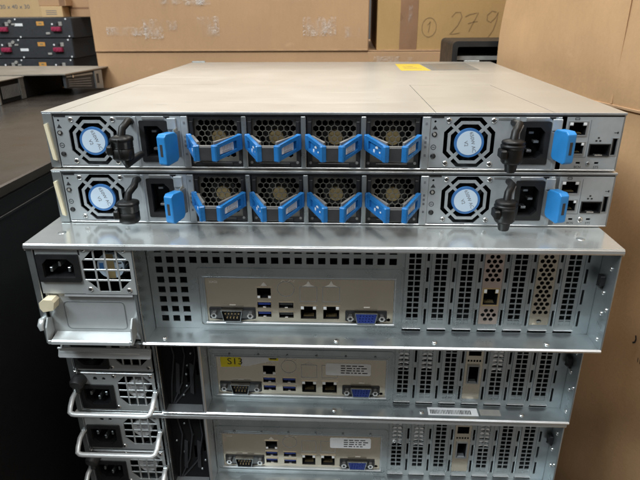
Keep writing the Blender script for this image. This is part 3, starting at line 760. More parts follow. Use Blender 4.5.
def blank_psu(sv, H):
    """empty tray with a cream latch and a bent sheet handle"""
    b = MB(); x0, x1, z0, z1 = -212.5, -142.5, -84.0, -43.4
    b.plate(rect(x0, x1, z0, z1), [], 3.0, 4.2, M['psu_face'])
    b.plate(rrect(-199.8, -151.2, -75, -50.0, 3.5), [rrect(-199.2, -151.8, -74.4, -50.6, 3.2)], 2.72, 3.0, M['zinc_dull'])
    b.plate(rrect(-199.0, -152.0, -74.2, -50.8, 3.2), [], 2.85, 3.0, M['psu_face'])
    b.strip([(3.2, -43.2), (0.6, -43.0), (0.2, -44.2)], -196, x1, 0.8, M['edge'])
    b.box(x0, -201, 3.2, 4, -43.4, -41.6, M['black'], 0.1)
    p = b.build('power_supply_blank', sv, dz=H)
    l = MB(); l.prism([(-213.6, -47.0), (-209.6, -44.2), (-203.2, -44.4), (-201.6, -46.6), (-203.4, -53.2), (-211.6, -54.8), (-213.6, -51.8)], -6.5, 2.6, M['cream'])
    l.build('latch', p, dz=H)
    h = MB()
    h.strip([(2.6, -77.6), (0.5, -78.0), (-7.4, -79.4), (-8.4, -80.0), (-8.6, -82.2)], -209, -146.5, 1.2, M['psu_face'])
    # side cheeks
    for x, s in ((-211.6, -1), (-144.6, 1)):
        vs = [(x - .6, -8.4, -82.2), (x - .6, -8.8, -79), (x - .6, -7.5, -68), (x - .6, -3.0, -61.5), (x - .6, 2.4, -64), (x - .6, 2.6, -76), (x - .6, -2, -79.6)]
        vs2 = [(x + .6, y, z) for _, y, z in vs]; n = len(vs)
        h.raw(vs + vs2, [list(range(n)), list(range(n, 2 * n))] + [[k, (k + 1) % n, n + (k + 1) % n, n + k] for k in range(n)], M['psu_face'])
        h.box(min(x, x - s * 2.6), max(x, x - s * 2.6), -9.0, -7.8, -82.2, -78.8, M['psu_face'], 0.3)
    h.tube([(-215.0, 0, -63), (-215.2, -5, -62.5), (-215.4, -8, -66), (-214.6, -8.5, -70)], [2.4, 2.6, 2.4, 1.6], M['psu_face'], 10, flat=0.5)
    h.build('handle', p, dz=H)
    for q in ((-146.5, -66.5),):
        s = MB(); s.screw(q[0], 2.8, q[1], 2.2, 'chrome', 1.0); s.build('screw', p, dz=H)
    return p

def top_psu(sv, H):
    b = MB(); x0, x1, z0, z1 = -212.5, -138.8, -42.0, -1.8
    cx, cz, r = -159.4, -21.6, 18.0
    b.plate(rect(-178.6, x1, z0, z1), [octa(cx, cz, r, 0.42)], 0.0, 1.2, M['psu_face'])
    b.plate(rect(x0, -178.8, z0, z1), [rect(-211, -181, -31, -9.5)], 0.6, 1.8, M['psu_face'])
    b.box(-179.2, -178.0, -0.2, 0.9, -9.0, z1, M['black'], 0.0)
    b.box(-180, -177.5, 1.0, 1.7, z0, z1, M['psu_face'], 0)
    p = b.build('power_supply', sv, dz=H)
    bf = MB(); bf.box(x0, x1, 44, 45, z0, z1, M['black_matte'], 0); bf.build('dark_backing', p, dz=H)  # added black backing, darkens what is behind the fan opening
    fan_guard(p, cx, cz, r, 0.2, H, True)
    c14_socket(-211.8, -179.6, -31.4, -8.6, -1.2).build('power_socket', p, dz=H)
    for q in ((-175.2, -4.6), (-144.6, -4.6), (-174.2, -37.6), (-144.2, -38.2)):
        s = MB(); s.screw(q[0], 0, q[1], 2.0, 'chrome', 0.8); s.build('screw', p, dz=H)
    return p

def slot_cover(sv, cx, y, H, style, seed):
    rnd = random.Random(seed)
    c = MB(); w = 7.4; zt, zb = -3.0, -77.8
    holes = []
    if style == 'square' or style == 'foil':
        for i in range(14):
            z = -12.6 - i * 4.86
            for sx in (-1, 1): holes.append(rect(cx + sx * 2.6 - 2.1, cx + sx * 2.6 + 2.1, z - 1.95, z + 1.95))
        mt = M['zinc']
    elif style == 'round':
        for i in range(16):
            z = -10 - i * 3.75
            for dx in ((-4.5, 0, 4.5) if i % 2 else (-2.25, 2.25)): holes.append(circ(cx + dx, z, 1.7, 10))
        holes.append(circ(cx, -74.6, 2.0, 14)); mt = M['nickel']
    elif style == 'card':
        for i in list(range(8)) + [14, 15, 16]:
            z = -10 - i * 3.95
            if z < -42 and z > -63: continue
            for dx in ((-4.5, 0, 4.5) if i % 2 else (-2.25, 2.25)): holes.append(circ(cx + dx, z, 1.7, 10))
        holes = [h for h in holes if not (-63.5 < h[0][1] < -42)]
        holes.append(rect(cx - 5.6, cx + 5.6, -60, -46)); mt = M['copper_tint']
    else:                                                   # 'sfp'
        holes = [rect(cx - 5.4, cx + 5.4, -32, -24), rect(cx - 4.6, cx + 4.6, -60, -42)]
        for dx in (-5, -2.5, 0, 2.5, 5): holes.append(rect(cx + dx - .8, cx + dx + .8, -38.2, -36.2))
        mt = M['nickel']
    c.plate(rect(cx - w, cx + w, zb, zt), holes, y - 0.9, y - 0.1, mt)
    s = c.build('slot_cover', sv, dz=H)
    if style == 'card':
        rj45(cx - 6.6, cx + 6.6, -61, -45, y - 0.8, 'top', M['brass']).build('network_port', s, dz=H)
    if style == 'sfp':
        q = MB(); q.plate(rect(cx - 5.2, cx + 5.2, -60.6, -41.4), [rect(cx - 4.2, cx + 4.2, -59.6, -42.4)], y - 2.4, y - 0.8, M['zinc_dull'])
        q.cavity(cx - 4.3, cx + 4.3, -59.7, -42.3, y - 1, y + 14, M['black_matte'])
        q.box(cx - 3.4, cx + 3.4, y - 1.4, y + 3, -60, -58.8, M['zinc_dull'], 0.2)
        q.build('fibre_port', s, dz=H)
    if style == 'foil':
        q = MB()
        for k in range(9):                                  # shiny spring contacts behind the upper holes
            z = -11 - k * 4.4 + rnd.uniform(-.6, .6)
            q.tube([(cx - 5, y + 2.0, z - 1), (cx - 2.6, y + 1.0, z + 1.0), (cx, y + 2.0, z), (cx + 2.6, y + 1.0, z + 0.8), (cx + 5, y + 2.0, z - 1)], 1.7, M['silver_foil'], 8)
        q.build('spring_contact', s, dz=H)
    return s

def io_shield(sv, y, H, usb_tongues, arrows, sticker, tape):
    x0, x1, z0, z1 = -94.0, 61.2, -80.4, -38.4
    spec = dict(lan1=(-51.4, -38.6, -58.2, -47.4), u1=(-51.4, -39.0, -66.8, -60.6), u2=(-51.4, -39.0, -75.4, -69.2), u3=(-33.8, -20.8, -67.0, -60.8), u4=(-33.8, -20.8, -76.0, -69.8),
                lan2=(-16.3, -1.9, -76.9, -63.7), lan3=(2.2, 16.9, -76.9, -63.7))
    db, vg = (-71.8, -72.4), (38.0, -73.6)
    holes = [rect(a + .3, b - .3, c + .3, d - .3) for a, b, c, d in spec.values()]
    holes.append(circ(56.4, -76.4, 1.5, 10))
    s = MB(); ys = y + 1.0
    s.plate(rect(x0, x1, z0, z1), holes, ys, ys + 0.5, M['nickel'])
    s.box(x0, x1, ys - 2.4, ys + 0.2, z0 - 0.5, z0 + 0.9, M['edge'], 0.3)
    s.strip([(ys + 0.2, z1 - 0.4), (ys - 1.8, z1 + 0.1)], x0, x1, 0.5, M['edge'])
    s.box(x1 - 0.7, x1, ys - 1.2, ys + 0.1, z0, z1, M['edge'], 0.1)
    s.plate(circ(-27.2, -49.0, 7.0, 28), [circ(-27.2, -49.0, 6.6, 28)], ys - 0.14, ys - 0.04, M['zinc_dull'])
    for a in (-16, 2.4):
        s.plate(rect(a, a + 14.2, -60.4, -46.6), [rect(a + .4, a + 13.8, -60.0, -47.0)], ys - 0.14, ys - 0.04, M['zinc_dull'])
        if a in arrows: s.prism([(a + 2, -46.4), (a + 12.2, -46.4), (a + 8.8, -44.6), (a + 7.1, -41.4), (a + 5.4, -44.6)], ys - 0.16, ys - 0.04, M['print_white'])
    s.prism([(-47.6, -46.4), (-42.4, -46.4), (-45, -43)], ys - 0.16, ys - 0.04, M['print_white'])
    s.stroke([(-31, -42.6), (-29, -40.6), (-27.4, -42.8)], 0.5, ys - 0.1, M['print_white']); s.stroke([(-26, -42.8), (-23, -40.8), (-21, -42.6), (-20, -41)], 0.5, ys - 0.1, M['print_white'])
    s.box(-74, -69, ys - .16, ys - .04, -64.6, -63.8, M['print_white'], .01); s.box(36, 41, ys - .16, ys - .04, -65.4, -64.4, M['print_white'], .01)
    s.text('IOIOI', -86, -43.4, 2.8, ys - 0.02, M['print_white'], th=0.1)
    sh = s.build('io_shield', sv, dz=H)
    rj45(*spec['lan1'], ys, 'bottom').build('network_port', sh, dz=H)
    for k, t in zip(('u1', 'u2', 'u3', 'u4'), usb_tongues): usb(*spec[k], ys, t).build('usb_port', sh, dz=H)
    for k in ('lan2', 'lan3'): rj45(*spec[k], ys, 'top').build('network_port', sh, dz=H)
    dsub(*db, 17.6, 10.4, ys, 'black', True, 15.0).build('serial_port', sh, dz=H)
    dsub(*vg, 18.4, 9.6, ys, 'port_blue', False, 12.8).build('video_port', sh, dz=H)
    if sticker:
        q = MB(); a0, a1, b0, b1 = sticker
        q.plate(rrect(a0, a1, b0, b1, 1.6), [], ys - 0.28, ys - 0.04, M['white'])
        rr = random.Random(5); n = 8; cs = (b1 - b0 - 5) / n
        cxs = a0 + 3
        for r_ in range(4):                          # lines of small print
            xx = cxs + n * cs + 3
            while xx < a1 - 7:
                l = rr.uniform(1.5, 5); q.box(xx, min(xx + l, a1 - 2), ys - 0.33, ys - 0.27, b1 - 3.0 - r_ * 2.5, b1 - 1.9 - r_ * 2.5, M['ink'], 0); xx += l + 1.2
        q.text('PN 0150', a1 - 16, b1 - 2.6, 0.1, ys, M['ink']) if False else None
        q.build('asset_sticker', sh, 'white sticker with small print', H)
    if tape:
        q = MB()
        q.prism([(-88.2, -50.2), (-70.8, -49.6), (-62, -48.6), (-52, -45.6), (-44, -43.6), (-36.8, -43.4), (-38, -39.2), (-88.6, -38.8)], ys - 0.45, ys - 0.1, M['white'])
        q.prism([(-88.6, -50.6), (-70.6, -50.0), (-70.0, -38.6), (-88.8, -38.4)], ys - 0.6, ys - 0.4, M['yellow_bright'])
        q.prism([(-44.5, -42.6), (-36.4, -42.8), (-36.8, -39.0), (-45.5, -39.0)], ys - 0.6, ys - 0.4, M['yellow_bright'])
        q.text('S13', -75.5, -44.6, 9.5, ys - 0.64, M['ink'], 0.0, th=0.06, sx=1.05)
        q.box(-44, -38, ys - .66, ys - .6, -41.4, -40, M['ink'], 0)
        q.build('torn_sticker', sh, 'torn yellow and white sticker reading S13', H)
    return sh

def make_server(loc, rz, label, kind, seed):
    H = 87.5; W2 = 218.6; L = 640 if kind == 'top' else 600
    r = 25.0 if kind == 'top' else 20.0
    rnd = random.Random(seed)
    sv = thing('rack_server', label, 'server', loc, rz, 'two-unit rack servers')
    c = MB()
    c.box(-W2, -W2 + 1.2, 0.0, L, -H + 0.3, -1.3, M['zinc'], 0.2)
    c.box(W2 - 1.2, W2, 0.0, L, -H + 0.3, -1.3, M['zinc'], 0.2)
    c.box(-W2 + 1.2, W2 - 1.2, 0.4, L, -H, -H + 1.2, M['zinc'], 0.1)
    c.strip([(0.6, -H + 2.2), (-0.5, -H + 1.2), (-0.2, -H + 0.3), (1.0, -H + 0.1)], -140.0, W2 - 0.5, 1.0, M['edge'])
    c.box(-W2 + 1.2, W2 - 1.2, L - 1.2, L, -H + 1.2, -1.3, M['zinc'], 0.1)
    c.box(-W2 + 1.2, W2 - 1.2, 160, 161, -H + 1.2, -1.3, M['black_matte'], 0)
    # left post and divider wall beside the power supplies
    c.box(-W2 + 0.2, -213.4, -0.4, 1.0, -H + 0.5, -1.4, M['zinc'], 0.4)
    c.box(-138.6, -137.4, 0.0, 150, -H + 1.2, -1.3, M['zinc'], 0.3)
    c.box(-141.6, -139.4, 0.4, 60, -H + 1.2, -1.3, M['zinc'], 0.3)
    if kind != 'top':
        c.box(-102.2, -99.8, -0.4, 150, -H + 1.2, -1.3, M['edge'], 0.4)
        c.strip([(14, -H + 4), (12, -H + 3.4), (-0.5, -H + 2.4)], -140, -100, 0.8, M['zinc_dull'])
    for px in (-125, 14, 92, 180):
        c.tube([(px, 9, -H + 1.2), (px, 9, -H + 2.0), (px, 9, -H + 2.3)], [2.2, 2.2, 1.4], M['chrome'], 12)
    # rivets, screws and a black post on the inside of the right wall
    for yy, zz in ((9, -20), (13, -42), (10, -58), (4, -52), (8, -80)):
        c.tube([(W2 - 1.2, yy, zz), (W2 - 1.9, yy, zz), (W2 - 2.3, yy, zz)], [1.9, 1.9, 1.0], M['chrome'], 12)
    c.box(W2 - 5.2, W2 - 1.2, 13, 19, -37, -28.5, M['black'], 0.6)
    c.cyl((W2 - 5.5, 16, -36), (W2 - 1.2, 16, -40), 1.3, M['black'], n=8)
    c.build('chassis', sv, dz=H)
    l = MB()
    l.box(-W2 - 0.4, W2 + 0.4, -0.9, L, -1.2, 0, M['glossy_lid'], 0.4)
    l.strip([(0.2, -0.8), (-1.3, -1.4), (-1.5, -3.2), (-1.0, -4.2)], -W2 - 0.4, W2 + 0.4, 1.0, M['edge'])
    l.box(-W2 - 1.2, -W2 - 0.2, 0, L, -6, -0.6, M['zinc_lid'], 0.3); l.box(W2 + 0.2, W2 + 1.2, 0, L, -6, -0.6, M['zinc_lid'], 0.3)
    if kind == 'top':
        for px, py in ((-200, 22), (195, 18)):
            l.tube([(px, py, 0), (px, py, .25), (px, py, .4)], [3.2, 3.0, 2.0], M['zinc'], 16)
    l.build('lid', sv, dz=H)
    # perforated rear wall
    holes = []
    px0 = -137.0 if kind == 'top' else -99.5
    if kind == 'top':
        for row in range(9):
            zt = -11.9 - (row - 0) * 8.9 if row else -11.9
            zt = -11.9 - row * 8.9
            for cidx in range(3 if row > 1 else 21):
                x = -131.0 + cidx * 9.3
                if zt - 5.6 > -86.5: holes.append(rect(x, x + 5.8, zt - 5.5, zt))
    else:
        for cidx in range(17):
            x = -93.0 + cidx * 9.3; holes.append(rect(x, x + 6.0, -15.0, -12.0))
    for k in range(8):
        x = 64.8 + 20.4 * k if False else 85.4 + 20.42 * (k - 1)
        if k == 0: continue
        for a, b_ in ((-22.5, -5), (-40.6, -28), (-59.4, -46), (-79.4, -65)): holes.append(rect(x - 0.95, x + 0.95, a, b_))
    for k in range(7):
        cx = 75.0 + 20.38 * k
        holes.append(rect(cx - 6.4, cx + 6.4, -74.8, -7.6))
        holes.append([(cx - 7.6, -85.9), (cx + 7.6, -85.9), (cx + 7.6, -84.2), (cx + 5.4, -83.0), (cx - 5.4, -83.0), (cx - 7.6, -84.2)])
    holes.append(rect(-92.6, 59.8, -79.2, -39.6))
    b = MB()
    b.plate(rect(px0, W2 - 1.4, -86.2, -1.4), holes, r, r + 1.2, M['zinc'])
    # pressed frame round the connector field
    b.plate(rrect(-99.0, 66.4, -83.4, -30.2, 3), [rrect(-97.6, 65.0, -82.6, -31.6, 2.4)], r - 0.8, r, M['zinc'])
    b.plate(rect(-95.8, 63.0, -82.0, -36.4), [rect(-94.2, 61.4, -80.6, -38.2)], r - 0.3, r + 0.1, M['zinc'])
    for k in range(7):
        cx = 75.0 + 20.38 * k
        b.box(cx - 8.6, cx - 7.9, r - 0.4, r + 0.1, -80.5, -2, M['zinc'], 0.15); b.box(cx + 7.9, cx + 8.6, r - 0.4, r + 0.1, -80.5, -2, M['zinc'], 0.15)
        b.box(cx - 7.4, cx + 7.4, r - 2.0, r + 0.2, -82.9, -82.2, M['edge'], 0.2)
    if kind != 'top':
        for q in range(6): b.tube([(-80 + q * 26, r - 0.2, -36.2), (-80 + q * 26, r - 1.3, -36.4)], [1.0, 0.8], M['zinc_dull'], 8)
    b.build('rear_panel', sv, dz=H)
    if kind == 'top':
        top_psu(sv, H); blank_psu(sv, H)
        io_shield(sv, r, H, ('port_blue', 'port_blue', 'black', 'black'), (-16, 2.4), None, False)
        styles = ('square', 'square', 'square', 'card', 'square', 'round', 'square')
    else:
        small_psu(sv, -2.2, H, True, kind == 'middle')
        small_psu(sv, -45.0, H, False, False)
        d = MB()                                        # dark drive cage side seen in the open bay
        d.plate(rect(-137.2, -102.4, -86, -1.6), [rect(-117, -114.6, -60, -45), rect(-108, -105.6, -52, -38)], 9, 10.2, M['black_matte'])
        d.box(-137.2, -136.6, 0.5, 46, -86, -1.6, M['black'], 0); d.box(-103.0, -102.4, 0.5, 46, -86, -1.6, M['black'], 0)
        d.box(-136.6, -103, 0.5, 46, -86, -85.4, M['black'], 0)
        for q in range(3):
            d.tube([(-134 + q * 1.5, 9.2, -84), (-131 + q * 9, 8.0, -60), (-126 + q * 9.5, 7.6, -30), (-131 + q * 11, 8.6, -3)], 0.8, M['darkpanel'], 6)
        for q in range(2): d.prism([(-128 + q * 13, -70), (-125 + q * 13, -72), (-122 + q * 12, -40), (-125 + q * 12, -38)], 7.6, 9.0, M['darkpanel'])
        for q in range(7):
            sx, sz = rnd.uniform(-133, -107), -8 - q * 10.8 + rnd.uniform(-2, 2)
            d.tube([(sx, 9, sz), (sx, 8.2, sz), (sx, 7.8, sz)], [1.2, 1.2, .7], M['zinc'], 10)
        d.build('drive_bay', sv, dz=H)
        io_shield(sv, r, H, ('port_blue',) * 4, (-16,) if kind == 'middle' else (), (6.0, 46.4, -57.0, -44.4) if kind == 'middle' else (11.6, 50.6, -54.6, -42.4), kind == 'middle')
        styles = ('foil', 'foil', 'square', 'sfp', 'foil', 'square', 'square')
        if kind == 'middle':
            q = MB(); q.box(98, 142, 6, 16, -H + 1.25, -H + 1.5, M['white'], 0); 
            for k in range(26): q.box(100 + k * 1.4, 100.7 + k * 1.4 + rnd.uniform(-.2, .2), 7.5, 13, -H + 1.5, -H + 1.56, M['ink'], 0)
            q.box(144, 162, 7, 15, -H + 1.25, -H + 1.45, M['dust'], 0)
            q.build('barcode_sticker', sv, 'white barcode sticker on the bottom lip', H)
    for k, st in enumerate(styles): slot_cover(sv, 75.0 + 20.38 * k, r, H, st, seed * 10 + k)
    return sv

# stack (positions from the measured camera)
make_switch((0, 0, -0.0435), 0.0, 'topmost one-unit switch with blue fan handles and a wide bare zinc lid', True)
make_switch((0.0013, -0.0028, -0.0880), 0.0087, 'second blue-handled switch, sandwiched between the topmost switch and the zinc server', False)
make_server((-0.0046, -0.0462, -0.1760), 0.01366, 'zinc two-unit server with square-hole rear wall and a cream-latched blank tray', 'top', 1)
make_server((-0.0069, -0.0230, -0.2640), 0.0051, 'zinc two-unit server with a torn yellow S13 sticker by its ports', 'middle', 2)
make_server((-0.0085, -0.0211, -0.3522), 0.0113, 'lowest two-unit server in the stack, its bottom cut off by the frame', 'bottom', 3)

# ------------------------------------------------------------------ background: cartons, cabinets and other equipment (world mm)
def carton(name, label, x0, x1, y0, y1, z0, z1, mat, group=None, rz=0.0):
    cx, cy = (x0 + x1) / 2, y0
    t = thing(name, label, 'cardboard box', (cx * MM, cy * MM, z0 * MM), rz, group)
    b = MB(); b.box(x0 - cx, x1 - cx, 0, y1 - y0, 0, z1 - z0, mat, 1.6)
    b.build('carton_body', t)
    return t

def film_patch(t, x0, x1, z0, z1, seed, y=-2.0):
    rr = random.Random(seed); mb = MB(); nx, nz = 26, 16
    vs = []
    for j in range(nz + 1):
        for i in range(nx + 1):
            e = min(i, nx - i, 3) / 3 * min(j, nz - j, 3) / 3
            vs.append((x0 + (x1 - x0) * (i + rr.uniform(-.3, .3)) / nx, y - rr.uniform(0, 1.1) - 0.3 * e, z0 + (z1 - z0) * (j + rr.uniform(-.3, .3)) / nz))
    fs = []
    for j in range(nz):
        for i in range(nx):
            edge = (i < 3 or j < 2 or i > nx - 4 or j > nz - 3)
            if edge and rr.random() < 0.3: continue
            a = j * (nx + 1) + i; fs.append([a, a + 1, a + nx + 2, a + nx + 1])
    mb.raw(vs, fs, M['film'], False)
    return mb.build('clear_film', t)

FY = 712.0
low = carton('cardboard_box', 'wide lower carton carrying the two taped cartons behind the switches', -488, 330, FY + 2, FY + 500, -810, -4, M['card'])
q = MB(); q.box(-409, 409, 0.0, 120, 806.4, 807.6, M['card_edge'], 0.2); q.build('flap', low)
for k, (a, b_, c_, d_) in enumerate(((140, 190, 782, 798), (195, 215, 786, 796))): film_patch(low, a, b_, c_, d_, 40 + k)

cl = carton('cardboard_box', 'left carton with crinkled clear film, standing behind the zinc lid', -488, 50, FY, FY + 420, -3, 330, M['card'])
cx0 = (-488 + 50) / 2
for k, (a, b_, c_, d_) in enumerate(((-278, -236, 27, 64), (-338, -318, 40, 58), (-75, -12, 28, 62), (4, 34, 24, 44), (-458, -380, 30, 46), (-385, -345, 24, 60), (-300, -250, 84, 98), (-95, -60, 86, 98), (-360, -300, 86, 100))):
    film_patch(cl, a - cx0, b_ - cx0, c_, d_, 10 + k)
q = MB(); q.box(-268, 268, -1.0, 0.2, 1.0, 3.2, M['card_edge'], 0.4); q.build('flap_edge', cl)

cr = carton('cardboard_box', 'yellowish carton with brown tape and handwritten 279', 66, 326, FY + 6, FY + 420, -3, 330, M['card_yellow'])
rx = (66 + 326) / 2
q = MB(); q.box(109 - rx, 142 - rx, -0.9, 0.1, 0.5, 332, M['tape'], 0.05); q.build('packing_tape', cr)
film_patch(cr, 124 - rx, 131 - rx, 48, 80, 77)
q = MB(); q.box(-128, 128, -1.0, 0.2, 0.6, 2.4, M['card_edge'], 0.4); q.build('flap_edge', cr)
q = MB(); ox, oz = 164 - rx, 42
q.stroke([(ox + 13.5 * math.cos(a * PI / 14) , oz + 17 * math.sin(a * PI / 14)) for a in range(29)], 1.2, -0.5, M['pen'])
q.stroke([(ox - 3, oz + 4), (ox + 2, oz + 10), (ox - 1, oz - 9)], 1.4, -0.5, M['pen'])
q2 = MB()
d2 = [(205, 66), (212, 74), (221, 74), (224, 66), (218, 52), (208, 40), (203, 36), (212, 36), (222, 38)]
d7 = [(230, 66), (238, 70), (247, 72), (254, 73), (249, 62), (243, 50), (239, 40)]
d7b = [(236, 54), (246, 57), (254, 58)]
d9 = [(287, 74), (279, 76), (271, 69), (271, 60), (278, 56), (286, 64), (290, 73), (289, 60), (284, 42), (276, 30), (268, 26)]
for d in (d2, d7, d7b, d9): q2.stroke([(a - rx, b_ - 6) for a, b_ in d], 1.5, -0.5, M['pen'])
q.build('circled_mark', cr); q2.build('handwriting', cr)

# tall carton on the right, its face running away past the stack
ang = math.atan2(460, 413.6 - 456)  # placeholder, replaced below
P_far = Vector((242.0, 452.0)); P_near = Vector((372.0, -60.0))
dirv = (P_near - P_far); Lr = dirv.length
rzr = math.atan2(dirv.y, dirv.x)
rb = thing('cardboard_box', 'tall pinkish carton standing close beside the right side of the stack', 'cardboard box', (P_far.x * MM, P_far.y * MM, -0.81), rzr)
b = MB()
ZS = 810 - 28.5                       # seam height above the box bottom
def bow(x, z):                      # the loose panel bulges towards the stack at its far edge
    return -6.0 * math.exp(-((x - 20) / 70.0) ** 2) * max(0.0, min(1.0, (870 - z) / 120.0)) * (1 if z > ZS else 0.4)
nx_, nz_ = 44, 30
vs = []; fs = []
for j in range(nz_ + 1):
    z = ZS + 2 + (1250 - ZS) * j / nz_
    for i in range(nx_ + 1):
        x = -4 + (Lr + 260) * i / nx_
        edge = -10 * math.sin(min(1, max(0, (z - 780) / 130)) * PI) if i == 0 else 0
        dent = 1.3 * math.sin(x * 0.021 + 1.3 * math.sin(z * 0.013)) * math.sin(z * 0.017 + 0.8) + 0.6 * math.sin(x * 0.063 + z * 0.041)
        vs.append((x + edge, bow(x, z) - 2 + dent * (0 if j == 0 else 1), z))
for j in range(nz_):
    for i in range(nx_):
        a = j * (nx_ + 1) + i; fs.append([a, a + 1, a + nx_ + 2, a + nx_ + 1])
b.raw(vs, fs, M['card_pink'], True)
vs2 = [(v[0], v[1] + 5, v[2]) for v in vs]
b.raw(vs2, fs, M['card_pink'], True)
b.box(6, Lr + 250, 3, 300, ZS, 1248, M['card_pink'], 1)
b.box(2, Lr + 250, 3.5, 300, 0, ZS - 0.5, M['card_pink'], 1.5)
vs = []; fs = []
for j in range(41):
    z = (ZS - 0.6) * j / 40
    for i in range(61):
        x = 2 + (Lr + 248) * i / 60
        dent = 1.0 * math.sin(x * 0.019 + 1.1 * math.sin(z * 0.015 + 2)) * math.sin(z * 0.02) + 0.5 * math.sin(x * 0.05 - z * 0.055) + 1.4 * math.exp(-((x - 300 + z * 0.25 - 150) / 9.0) ** 2) * math.sin(z * 0.012)
        vs.append((x, -0.5 + dent * (0 if j in (0, 40) else 1), z))
for j in range(40):
    for i in range(60):
        a = j * 61 + i; fs.append([a, a + 1, a + 62, a + 61])
b.raw(vs, fs, M['card_pink'], True)
b.raw([(v[0], v[1] + 4.0, v[2]) for v in vs], fs, M['card_pink'], True)
b.build('carton_body', rb)
q = MB(); q.box(0, Lr + 250, -3.4, -1.2, ZS - 0.6, ZS + 2.2, M['card_edge'], 0.4); q.build('flap_edge', rb)
q = MB()
q.text('SF', 100, ZS + 111.5, 8, -2.6, M['ink'], th=0.1); q.text('TA', 166, ZS + 111.5, 8, -2.6, M['ink'], th=0.1)
q.stroke([(352, 556), (353.5, 552), (353, 548), (350, 545.5)], 2.0, -2.2, M['ink'])
for k in range(5): q.stroke([(362 + k * 3.2, 534), (362.8 + k * 3.2, 529)], 0.9, -2.2, M['ink'])
q.build('printed_marks', rb)
q = MB(); q.strip([(-3.0, ZS + 3), (-3.0, 1246)], 245.8, 248.6, 0.5, M['card_pink']); q.build('score_crease', rb)

# black cabinet left of the stack
cab = thing('equipment_cabinet', 'black equipment cabinet with brown carton reflection painted on its lid beside the left of the stack', 'cabinet', (-0.62, 0.10, -0.81))
CX, CY = -620, 100
b = MB()
b.box(-480, 331.0, -600, 598, 0, 729, M['blackmetal'], 1.5)
b.box(331.0, 332.2, -480, 560, 20, 712, M['blackmetal'], 0.5)
b.box(331.4, 333.0, -596, 596, 712, 714.4, M['black'], 0.3)
b.box(331.0, 331.8, 44, 47, 4, 712, M['darkgrey'], 0.3)
for yy in (-380, -240, -100, 180, 320, 460):
    b.tube([(331.8, yy, 700), (333.4, yy, 700), (333.8, yy, 700)], [3.2, 3.0, 2], M['black'], 12)
b.build('cabinet_body', cab)
b = MB(); b.box(-482, 333.0, -602, 600, 729.5, 740, M['sheen_top'], 1.4); b.build('lid', cab)

# small zinc devices on the cabinet
d2t = thing('rack_device', 'small zinc device with a vented end at the left edge of the photo', 'rack device', (-0.555, 0.475, -0.070))
b = MB()
b.box(-300, 0, 0, 215, 0.3, 36, M['black_matte'], 0.8)
b.box(-300, 3.5, -1, 80, 36.2, 38.0, M['dull_lid'], 0.3)
b.build('device_body', d2t)
b = MB()
hol = [circ(-150 + i * 6.2 + (3.1 if j % 2 else 0), 5 + j * 5.0, 2.1, 8) for j in range(5) for i in range(24)]
b.plate(rect(-160, -2, 2, 34), hol, -2.0, -0.6, M['zinc_dull']); b.build('vent_panel', d2t)
b = MB()
for k in range(12): b.box(0.2, 1.2, 12 + k * 4.4, 14.4 + k * 4.4, 8, 28, M['zinc_dull'], 0.1)
b.box(0.0, 2.6, -1, 3, 0.5, 35.8, M['zinc'], 0.3); b.box(0.0, 2.4, 64, 78, 1, 35.8, M['zinc'], 0.3)
b.screw(-6, -2, 30, 2, 'chrome', 1); b.build('side_bracket', d2t)

d1t = thing('rack_device', 'low zinc-lidded device in front of the black server stack', 'rack device', (-0.55, 0.712, -0.070))
b = MB()
b.box(-400, -1, 0, 9, 0.4, 37, M['black_matte'], 0.8)
b.build('device_body', d1t)
b = MB(); b.prismz([(-400, -185), (-43, -159), (66, -144), (82, -25), (82, 10), (-400, 10)], 38.0, 40.0, M['dull_lid']); b.build('lid', d1t)
b = MB()
PA, PB = Vector((63, -139)), Vector((80, -27))
def pp(u, f, o):                    # u along the end, f height fraction, o outward offset
    p = PA.lerp(PB, u); zb_ = 15 * (1 - u) + 0.5
    return (p.x + o, p.y, zb_ + (37.6 - zb_) * f)
def slab(u0, u1, f0, f1, o0, o1, mat):
    vs = [pp(u, f, o) for o in (o0, o1) for u, f in ((u0, f0), (u1, f0), (u1, f1), (u0, f1))]
    b.raw(vs, [[0, 1, 2, 3], [4, 5, 6, 7], [0, 1, 5, 4], [1, 2, 6, 5], [2, 3, 7, 6], [3, 0, 4, 7]], mat)
slab(0, 1, 0, 1, -5, 0, M['darkpanel'])
for k in range(4): slab(0.06, 0.66, 0.12 + k * 0.15, 0.19 + k * 0.15, -0.1, 0.5, M['grey'])
slab(0.02, 0.72, 0.80, 0.90, -0.1, 1.0, M['zinc_dull']); slab(0.76, 0.97, 0.02, 0.97, -0.1, 2.5, M['zinc_dull']); slab(0.80, 0.86, 0.3, 0.8, 2.4, 2.8, M['darkgrey'])
p_ = pp(0.16, 0.84, 0); b.tube([p_, (p_[0] + 3, p_[1], p_[2])], 2.4, M['chrome'], 10)
b.build('end_panel', d1t)

